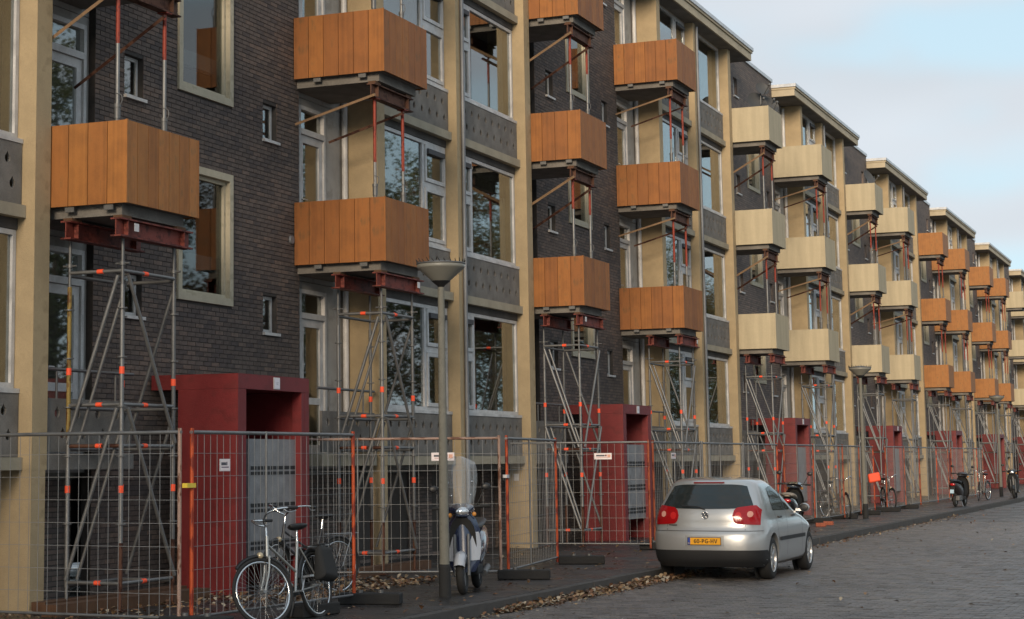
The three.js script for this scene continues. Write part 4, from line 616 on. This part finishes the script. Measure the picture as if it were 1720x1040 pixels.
// ---------------------------------------------------------------- scooters: front towards +x
function scooter(label, pos, turn, o = {}) {
  const b = thing('motor_scooter', label, 'scooter', pos, turn, o.group); b.rotation.set(0.05, turn, 0, 'YXZ');
  const c1 = o.body || phys([0.012, 0.020, 0.055], 0.25, { clearcoat: 1, clearcoatRoughness: 0.05 }), c2 = o.panel || phys([0.40, 0.42, 0.46], 0.3, { clearcoat: 0.6 }), R = 0.225;
  for (const [x, n] of [[0.0, 'rear_wheel'], [1.28, 'front_wheel']]) { const w = G(n, b); w.position.set(x, R, 0); M('tyre', new THREE.TorusGeometry(R - 0.05, 0.052, 10, 30), m.tyre, w); M('rim', [new THREE.CylinderGeometry(0.13, 0.13, 0.06, 20).rotateX(Math.PI / 2), new THREE.TorusGeometry(0.135, 0.016, 6, 26)], m.steel, w); }
  // cross-sections swept along the machine
  const loft = (rows, n = 20) => { const p = [], u = [], ix = []; rows.forEach(([x, y, hy, hz, pw = 2.6], r) => { for (let i = 0; i < n; i++) { const a = i / n * 2 * Math.PI, ca = Math.cos(a), sa = Math.sin(a); p.push(x, y + hy * Math.sign(sa) * Math.abs(sa) ** (2 / pw), hz * Math.sign(ca) * Math.abs(ca) ** (2 / pw)); u.push(i / n, r * 0.1); } }); for (let r = 0; r < rows.length - 1; r++) for (let i = 0; i < n; i++) { const a = r * n + i, q = r * n + (i + 1) % n; ix.push(a, a + n, q, q, a + n, q + n); } for (const e of [0, rows.length - 1]) { const k = p.length / 3; p.push(rows[e][0], rows[e][1], 0); u.push(0, 0); for (let i = 0; i < n; i++) { const a = e * n + i, q = e * n + (i + 1) % n; e ? ix.push(k, a, q) : ix.push(k, q, a); } } const g = geo(p, null, u, ix); return g; };
  const D = mm => { const q = mm.clone(); q.side = THREE.DoubleSide; return q; };
  M('tail_body', loft([[-0.40, 0.72, 0.03, 0.05], [-0.33, 0.70, 0.10, 0.13], [-0.1, 0.62, 0.16, 0.17], [0.15, 0.55, 0.20, 0.18], [0.40, 0.48, 0.22, 0.17], [0.50, 0.42, 0.18, 0.14]]), D(c1), b);
  M('seat', loft([[-0.36, 0.83, 0.02, 0.08], [-0.25, 0.845, 0.05, 0.14], [0.05, 0.815, 0.05, 0.155], [0.30, 0.78, 0.055, 0.14], [0.44, 0.76, 0.035, 0.09]]), D(o.seat || m.black), b);
  M('floor_board', [new RoundedBoxGeometry(0.52, 0.12, 0.30, 2, 0.03).translate(0.66, 0.27, 0)], m.blackMatt, b);
  const shield = [[0.26, 0.14], [0.36, 0.19], [0.48, 0.215], [0.62, 0.22], [0.76, 0.21], [0.88, 0.17], [0.97, 0.11]];
  { // leg shield: a bowed front apron
    const p = [], u = [], ix = [], nz = 12; shield.forEach(([y, w], r) => { for (let i = 0; i <= nz; i++) { const q = i / nz * 2 - 1; p.push(1.13 - (y - 0.26) * 0.24 + 0.06 - 0.13 * q * q, y, q * w); u.push(q, y); } }); for (let r = 0; r < shield.length - 1; r++) for (let i = 0; i < nz; i++) { const a = r * (nz + 1) + i; ix.push(a, a + 1, a + nz + 1, a + 1, a + nz + 2, a + nz + 1); } M('leg_shield', geo(p, null, u, ix), D(c1), b);
    for (const s of [-1, 1]) { const rows = [[0.40, 0.06, 0.20], [0.50, 0.06, 0.215], [0.62, 0.09, 0.218], [0.74, 0.14, 0.20]], pp = [], uu = [], ii = []; rows.forEach(([y, a, c], r) => { for (let i = 0; i <= 6; i++) { const z = a + (c - a) * i / 6, q = z / 0.215; pp.push(1.13 - (y - 0.26) * 0.24 + 0.069 - 0.13 * q * q, y, s * z); uu.push(z, y); } }); for (let r = 0; r < 3; r++) for (let i = 0; i < 6; i++) { const a = r * 7 + i; ii.push(a, a + 1, a + 7, a + 1, a + 8, a + 7); } M('apron_panel', geo(pp, null, uu, ii), D(c2), b); }
  }
  M('inner_shield', [loft([[0.80, 0.55, 0.26, 0.10], [0.98, 0.58, 0.33, 0.17], [1.05, 0.60, 0.33, 0.17]])], D(m.blackMatt), b);
  M('front_mudguard', [new THREE.TorusGeometry(R + 0.01, 0.072, 8, 20, Math.PI * 0.72).rotateZ(0.5).translate(1.28, R, 0)], D(c2), b);
  M('fork', [-1, 1].map(s => cyl(V(1.28, R, s * 0.085), V(1.12, 0.72, s * 0.085), 0.02)), m.galvDark, b);
  const st = G('handlebar', b); st.position.set(1.0, 1.0, 0); st.rotation.y = o.steer || 0;
  M('cowl', [loft([[-0.14, 0.02, 0.04, 0.16], [-0.04, 0.03, 0.075, 0.17], [0.06, 0.01, 0.08, 0.14], [0.13, -0.01, 0.05, 0.09]])], D(c1), st); M('headlight', new THREE.SphereGeometry(0.09, 18, 12).scale(0.55, 0.62, 1.15).translate(0.10, 0.0, 0), phys([0.85, 0.85, 0.85], 0.06, { metalness: 0.85, clearcoat: 1 }), st);
  M('bar', [cyl(V(-0.08, 0.05, -0.34), V(-0.08, 0.05, 0.34), 0.013)], m.black, st); for (const s of [-1, 1]) { M('grip', cyl(V(-0.08, 0.05, s * 0.24), V(-0.08, 0.05, s * 0.36), 0.02), m.blackMatt, st); M('mirror', [cyl(V(-0.06, 0.06, s * 0.2), V(-0.04, 0.26, s * 0.30), 0.007), new THREE.SphereGeometry(0.06, 12, 8).scale(0.35, 0.75, 1).translate(-0.04, 0.29, s * 0.33)], m.black, st); M('indicator', new THREE.SphereGeometry(0.028, 10, 8).translate(0.08, -0.04, s * 0.15), mat([0.6, 0.25, 0.05], 0.2), st); }
  if (o.screen) { const p = [], u = [], ix = [], nz = 10, ny = 8; for (let r = 0; r <= ny; r++) for (let i = 0; i <= nz; i++) { const t = r / ny, q = i / nz * 2 - 1, w = (0.13 + 0.10 * Math.sin(Math.min(1, t * 1.5) * Math.PI / 2)) * (t > 0.8 ? Math.sqrt(Math.max(0.05, 1 - ((t - 0.8) / 0.205) ** 2)) : 1); p.push(0.16 - 0.16 * t - 0.12 * q * q, 0.02 + 0.66 * t, q * w); u.push(q, t); } for (let r = 0; r < ny; r++) for (let i = 0; i < nz; i++) { const a = r * (nz + 1) + i; ix.push(a, a + 1, a + nz + 1, a + 1, a + nz + 2, a + nz + 1); } const ws = M('windscreen', geo(p, null, u, ix), phys([0.84, 0.86, 0.88], 0.1, { transmission: 0.86, thickness: 0, ior: 1.6, side: THREE.DoubleSide }), st); M('screen_bolts', [[-0.12, 0.2], [0.12, 0.2], [-0.15, 0.36], [0.15, 0.36]].map(([z, y]) => new THREE.SphereGeometry(0.013, 8, 6).translate(0.13 - 0.16 * y - 0.05, y, z)), m.chrome, ws); }
  M('tail_light', new THREE.SphereGeometry(0.06, 12, 8).scale(0.5, 0.7, 1.4).translate(-0.40, 0.72, 0), phys([0.45, 0.012, 0.012], 0.15, { clearcoat: 1 }), b); M('rear_mudguard', [bx(-0.45, -0.43, 0.36, 0.62, -0.07, 0.07).rotateZ(-0.1)], m.blackMatt, b); M('rear_plate', bx(-0.475, -0.468, 0.44, 0.56, -0.06, 0.06), mat([0.45, 0.62, 0.75], 0.4), b);
  M('engine', [new RoundedBoxGeometry(0.42, 0.18, 0.18, 2, 0.04).translate(0.12, 0.28, 0.07), cyl(V(-0.05, 0.26, -0.14), V(0.35, 0.2, -0.14), 0.045)], m.galvDark, b); M('stand', [cyl(V(0.35, 0.22, 0.1), V(0.25, 0.0, 0.2), 0.012)], m.steel, b);
  return b;
}
scooter('blue and white motor scooter with a tall windscreen behind the lamp post', [-9.12, SW, -23.45], face(-1, 0.24), { screen: true, steer: 0.22 });
scooter('black motor scooter with a tan seat standing at the bonnet of the silver hatchback', [-9.05, SW, -41.7], face(1, -0.1), { body: phys([0.012, 0.012, 0.014], 0.25, { clearcoat: 1 }), panel: phys([0.02, 0.02, 0.02], 0.3, { clearcoat: 1 }), seat: mat([0.34, 0.27, 0.20], 0.6) });
scooter('dark motor scooter parked by the fence between the second and third lamps', [-8.75, SW, -65.5], face(1, 0.1), { body: mat([0.03, 0.025, 0.025], 0.3), panel: mat([0.05, 0.05, 0.05], 0.3) });
scooter('black motor scooter at the kerb past the third street lamp', [-8.3, SW, -79.4], face(-1, 0.05), { body: mat([0.015, 0.015, 0.016], 0.3), panel: mat([0.02, 0.02, 0.02], 0.3) });
{ const g = new RoundedBoxGeometry(0.34, 0.26, 0.14, 3, 0.05), p = g.attributes.position; for (let i = 0; i < p.count; i++) p.setX(i, p.getX(i) + 0.05 * p.getY(i)); const o = M('orange_bag', g, m.tape); o.position.set(-9.80, 1.18, -56.75); o.rotation.set(0, 0.3, 0.2); tag(o, 'bright orange bag hanging on the fence past the second lamp', 'bag'); }
// ---------------------------------------------------------------- dishes on the top balconies
function dish(s, y, n, r, turn, label, group) { const o = thing('satellite_dish', label, 'satellite dish', [n, y, -s], turn, group); const pr = []; for (let i = 0; i <= 8; i++) pr.push([r * i / 8, 0.28 * r * (i / 8) ** 2]); M('reflector', lathe(pr, 20).rotateX(Math.PI / 2 - 0.4), mat([0.06, 0.06, 0.06], 0.6, { side: THREE.DoubleSide }), o); M('feed_arm', [cyl(V(0, -r * 0.9, 0.1), V(0, 0.05, 0.42), 0.012), new THREE.SphereGeometry(0.04, 8, 6).translate(0, 0.06, 0.42)], m.galvDark, o); M('mast', [cyl(V(0, -0.55, -0.06), V(0, 0.05, -0.06), 0.02)], m.galvDark, o); }
const T3 = 4.65 + 5.6 + 0.935;
for (const [s, y, n, r] of [[51.75, 0.62, -11.55, 0.20], [51.9, 0.28, -11.75, 0.30], [52.2, 0.20, -11.45, 0.26], [52.5, 0.34, -11.6, 0.24]]) dish(s, T3 + y, n, r, 0.75, 'small dark dish among the dishes on the top cream balcony beside the orange block', 'dishes on the top balcony of the dish-bearing block');
dish(51.95 + PER, T3 + 0.3, -11.6, 0.32, 1.25, 'dark dish on the top balcony of the inner cream block', null);
// ---------------------------------------------------------------- fallen leaves
{
  const lg = (() => { const pts = [[0, 0], [0.35, 0.22], [0.62, 0.30], [0.85, 0.16], [1, 0]], p = [], ix = []; pts.forEach(([x, w], i) => { p.push(x, 0.10 * Math.sin(x * 3), 0); p.push(x, 0.10 * Math.sin(x * 3) + 0.12 * w, w); p.push(x, 0.10 * Math.sin(x * 3) + 0.12 * w, -w); if (i) { const a = i * 3, b = a - 3; ix.push(b, b + 1, a, a, b + 1, a + 1, b, a, b + 2, a, a + 2, b + 2); } }); return geo(p, null, null, ix); })();
  const list = [], put = (s, n, y, sc) => list.push([s, n, y, sc]);
  for (let i = 0; i < 1900; i++) { const u = rnd(), s = 21.2 + 8.3 * Math.pow(u, 0.9), w = 0.30 * Math.sin(Math.min(1, (s - 20.8) / 3.5) * Math.PI / 2), n = KERB + 0.02 + w * Math.abs(rnd() + rnd() - 1) * 1.2; put(s, n, 0.012 + 0.05 * rnd() * Math.max(0, 1 - (n - KERB) / 0.35), rr(0.05, 0.095)); }
  for (let i = 0; i < 900; i++) { const s = rr(16, 60); put(s, KERB + Math.abs(rnd() + rnd() - 1) * 0.5, 0.01, rr(0.04, 0.08)); }
  for (let i = 0; i < 260; i++) { const s = rr(18, 70); put(s, rr(KERB, -0.1 * s + 1.0), 0.008, rr(0.05, 0.09)); }
  for (let i = 0; i < 420; i++) put(rr(15, 45), rr(-12.5, -8.3), SW + 0.008, rr(0.05, 0.10));
  for (let i = 0; i < 900; i++) { const s = 20.2 + 4.4 * rnd(); put(s, -10.1 - 1.9 * rnd() * rnd(), SW + 0.01 + 0.04 * rnd(), rr(0.05, 0.10)); }
  for (let i = 0; i < 600; i++) put(rr(16, 21), rr(-12.4, -10.2), SW + 0.008 + 0.02 * rnd(), rr(0.05, 0.10));
  const mm = mat([1, 1, 1], 0.75, { side: THREE.DoubleSide }), inst = new THREE.InstancedMesh(lg, mm, list.length), x = new THREE.Matrix4(), q = new THREE.Quaternion(), e = new THREE.Euler(), c = new THREE.Color();
  const tones = [[0.19, 0.095, 0.045], [0.25, 0.15, 0.075], [0.13, 0.065, 0.035], [0.30, 0.21, 0.12], [0.09, 0.05, 0.03], [0.36, 0.30, 0.22]];
  list.forEach(([s, n, y, sc], i) => { x.compose(V(n, y, -s), q.setFromEuler(e.set(rr(-0.5, 0.5), rr(0, 6.3), rr(-0.5, 0.5))), V(sc, sc, sc)); inst.setMatrixAt(i, x); const t = pick(tones), k = rr(0.7, 1.2); inst.setColorAt(i, c.setRGB(t[0] * k, t[1] * k, t[2] * k)); });
  inst.name = 'fallen_leaves'; inst.userData = { kind: 'stuff', label: 'brown fallen leaves along the kerb and under the fence', category: 'leaves' }; scene.add(inst);
}
// ---------------------------------------------------------------- street trees across the road: they show in the window panes and keep sky off the fronts
{
  const leafMats = [mat([0.075, 0.085, 0.022], 0.7, { side: THREE.DoubleSide }), mat([0.14, 0.085, 0.022], 0.7, { side: THREE.DoubleSide })];
  const variants = [0, 1].map(v => {
    const limbs = [], p = [], ix = [], H = 15.5 + v * 2, tips = [];
    limbs.push(tube([V(0, -0.2, 0), V(0.05, 2, 0.04), V(-0.05, 4.5, 0), V(0.1, 8, 0.1), V(0, H * 0.85, 0)], 0.01, 2, 3).scale(0, 0, 0));
    limbs.length = 0; limbs.push(cyl(V(0, -0.2, 0), V(0, 4.2, 0), 0.30, 0.22, 10), cyl(V(0, 4.2, 0), V(0.2, 9, 0.1), 0.22, 0.12, 8), cyl(V(0.2, 9, 0.1), V(0.1, H * 0.9, 0), 0.12, 0.03, 6));
    for (let i = 0; i < 26; i++) { const y = 3.6 + 9 * rnd(), a = rnd() * 6.28, l = (1.8 + 2.6 * rnd()) * (1 - Math.max(0, y - 9) / 9), a0 = V(0.1, y, 0.05), b0 = V(Math.cos(a) * l, y + l * rr(0.4, 0.9), Math.sin(a) * l); limbs.push(cyl(a0, b0, 0.07, 0.02, 5)); tips.push(b0, a0.clone().lerp(b0, 0.6)); }
    for (let i = 0; i < 90; i++) { const y = rr(4.5, H), r = 3.9 * Math.sqrt(Math.max(0.03, 1 - ((y - 9.5) / (H - 8.8)) ** 2)) * Math.pow(rnd(), 0.4), a = rnd() * 6.28; tips.push(V(Math.cos(a) * r, y, Math.sin(a) * r)); }
    for (const t of tips) for (let i = 0; i < 120; i++) { const c = V(rr(-1, 1), rr(-0.8, 0.8), rr(-1, 1)); if (c.length() > 1) continue; c.multiplyScalar(0.95).add(t); const u = V(rr(-1, 1), rr(-1, 1), rr(-1, 1)).normalize().multiplyScalar(rr(0.07, 0.13)), w = V(rr(-1, 1), rr(-1, 1), rr(-1, 1)).cross(u).normalize().multiplyScalar(rr(0.04, 0.075)), o = p.length / 3; for (const [f, g] of [[-1, 0], [0, 1], [1, 0], [0, -1]]) p.push(c.x + u.x * f + w.x * g, c.y + u.y * f + w.y * g, c.z + u.z * f + w.z * g); ix.push(o, o + 1, o + 2, o, o + 2, o + 3); }
    return { trunk: merge(limbs), crown: geo(p, null, null, ix) };
  });
  const bark = mat([0.075, 0.062, 0.05], 0.95);
  for (const [n, ss, sc] of [[-16, -32, 0.98], [-10.5, -30, 1.05], [-5, -32, 0.98], [0.5, -30, 1.05], [6, -32, 0.98], [11.5, -30, 1.05], [17, -32, 1.05], [-13, -37, 1.05], [-2, -38, 1.05], [9, -37, 1.05]]) { const t = thing('sun_blocker_tree', 'autumn tree closing the near end of the street', 'tree', [n, 0, -ss], rnd() * 6.28, 'trees added behind the camera to block the low sun'), v = variants[ss % 4 ? 0 : 1]; t.scale.setScalar(sc); M('trunk', v.trunk, bark, t); M('crown', v.crown, leafMats[0], t); }  // unseen trees added behind the camera to hold low sun off the lower facades
  for (let i = 0; i < 20; i++) { const t = thing('sun_blocker_tree', 'broad autumn street tree across the carriageway from the blocks', 'tree', [11.6 + rr(-1.0, 1.6), 0, -(12 + i * 7.6 + rr(-1.4, 1.4))], rnd() * 6.28, 'trees across the carriageway'), v = variants[i % 2], s = rr(0.85, 1.12); t.scale.setScalar(s); M('trunk', v.trunk, bark, t); M('crown', v.crown, leafMats[i % 3 === 1 ? 1 : 0], t); }
}
scene.traverse(o => { if (o.isMesh) { o.castShadow = true; o.receiveShadow = true; } });
renderer.render(scene, camera);
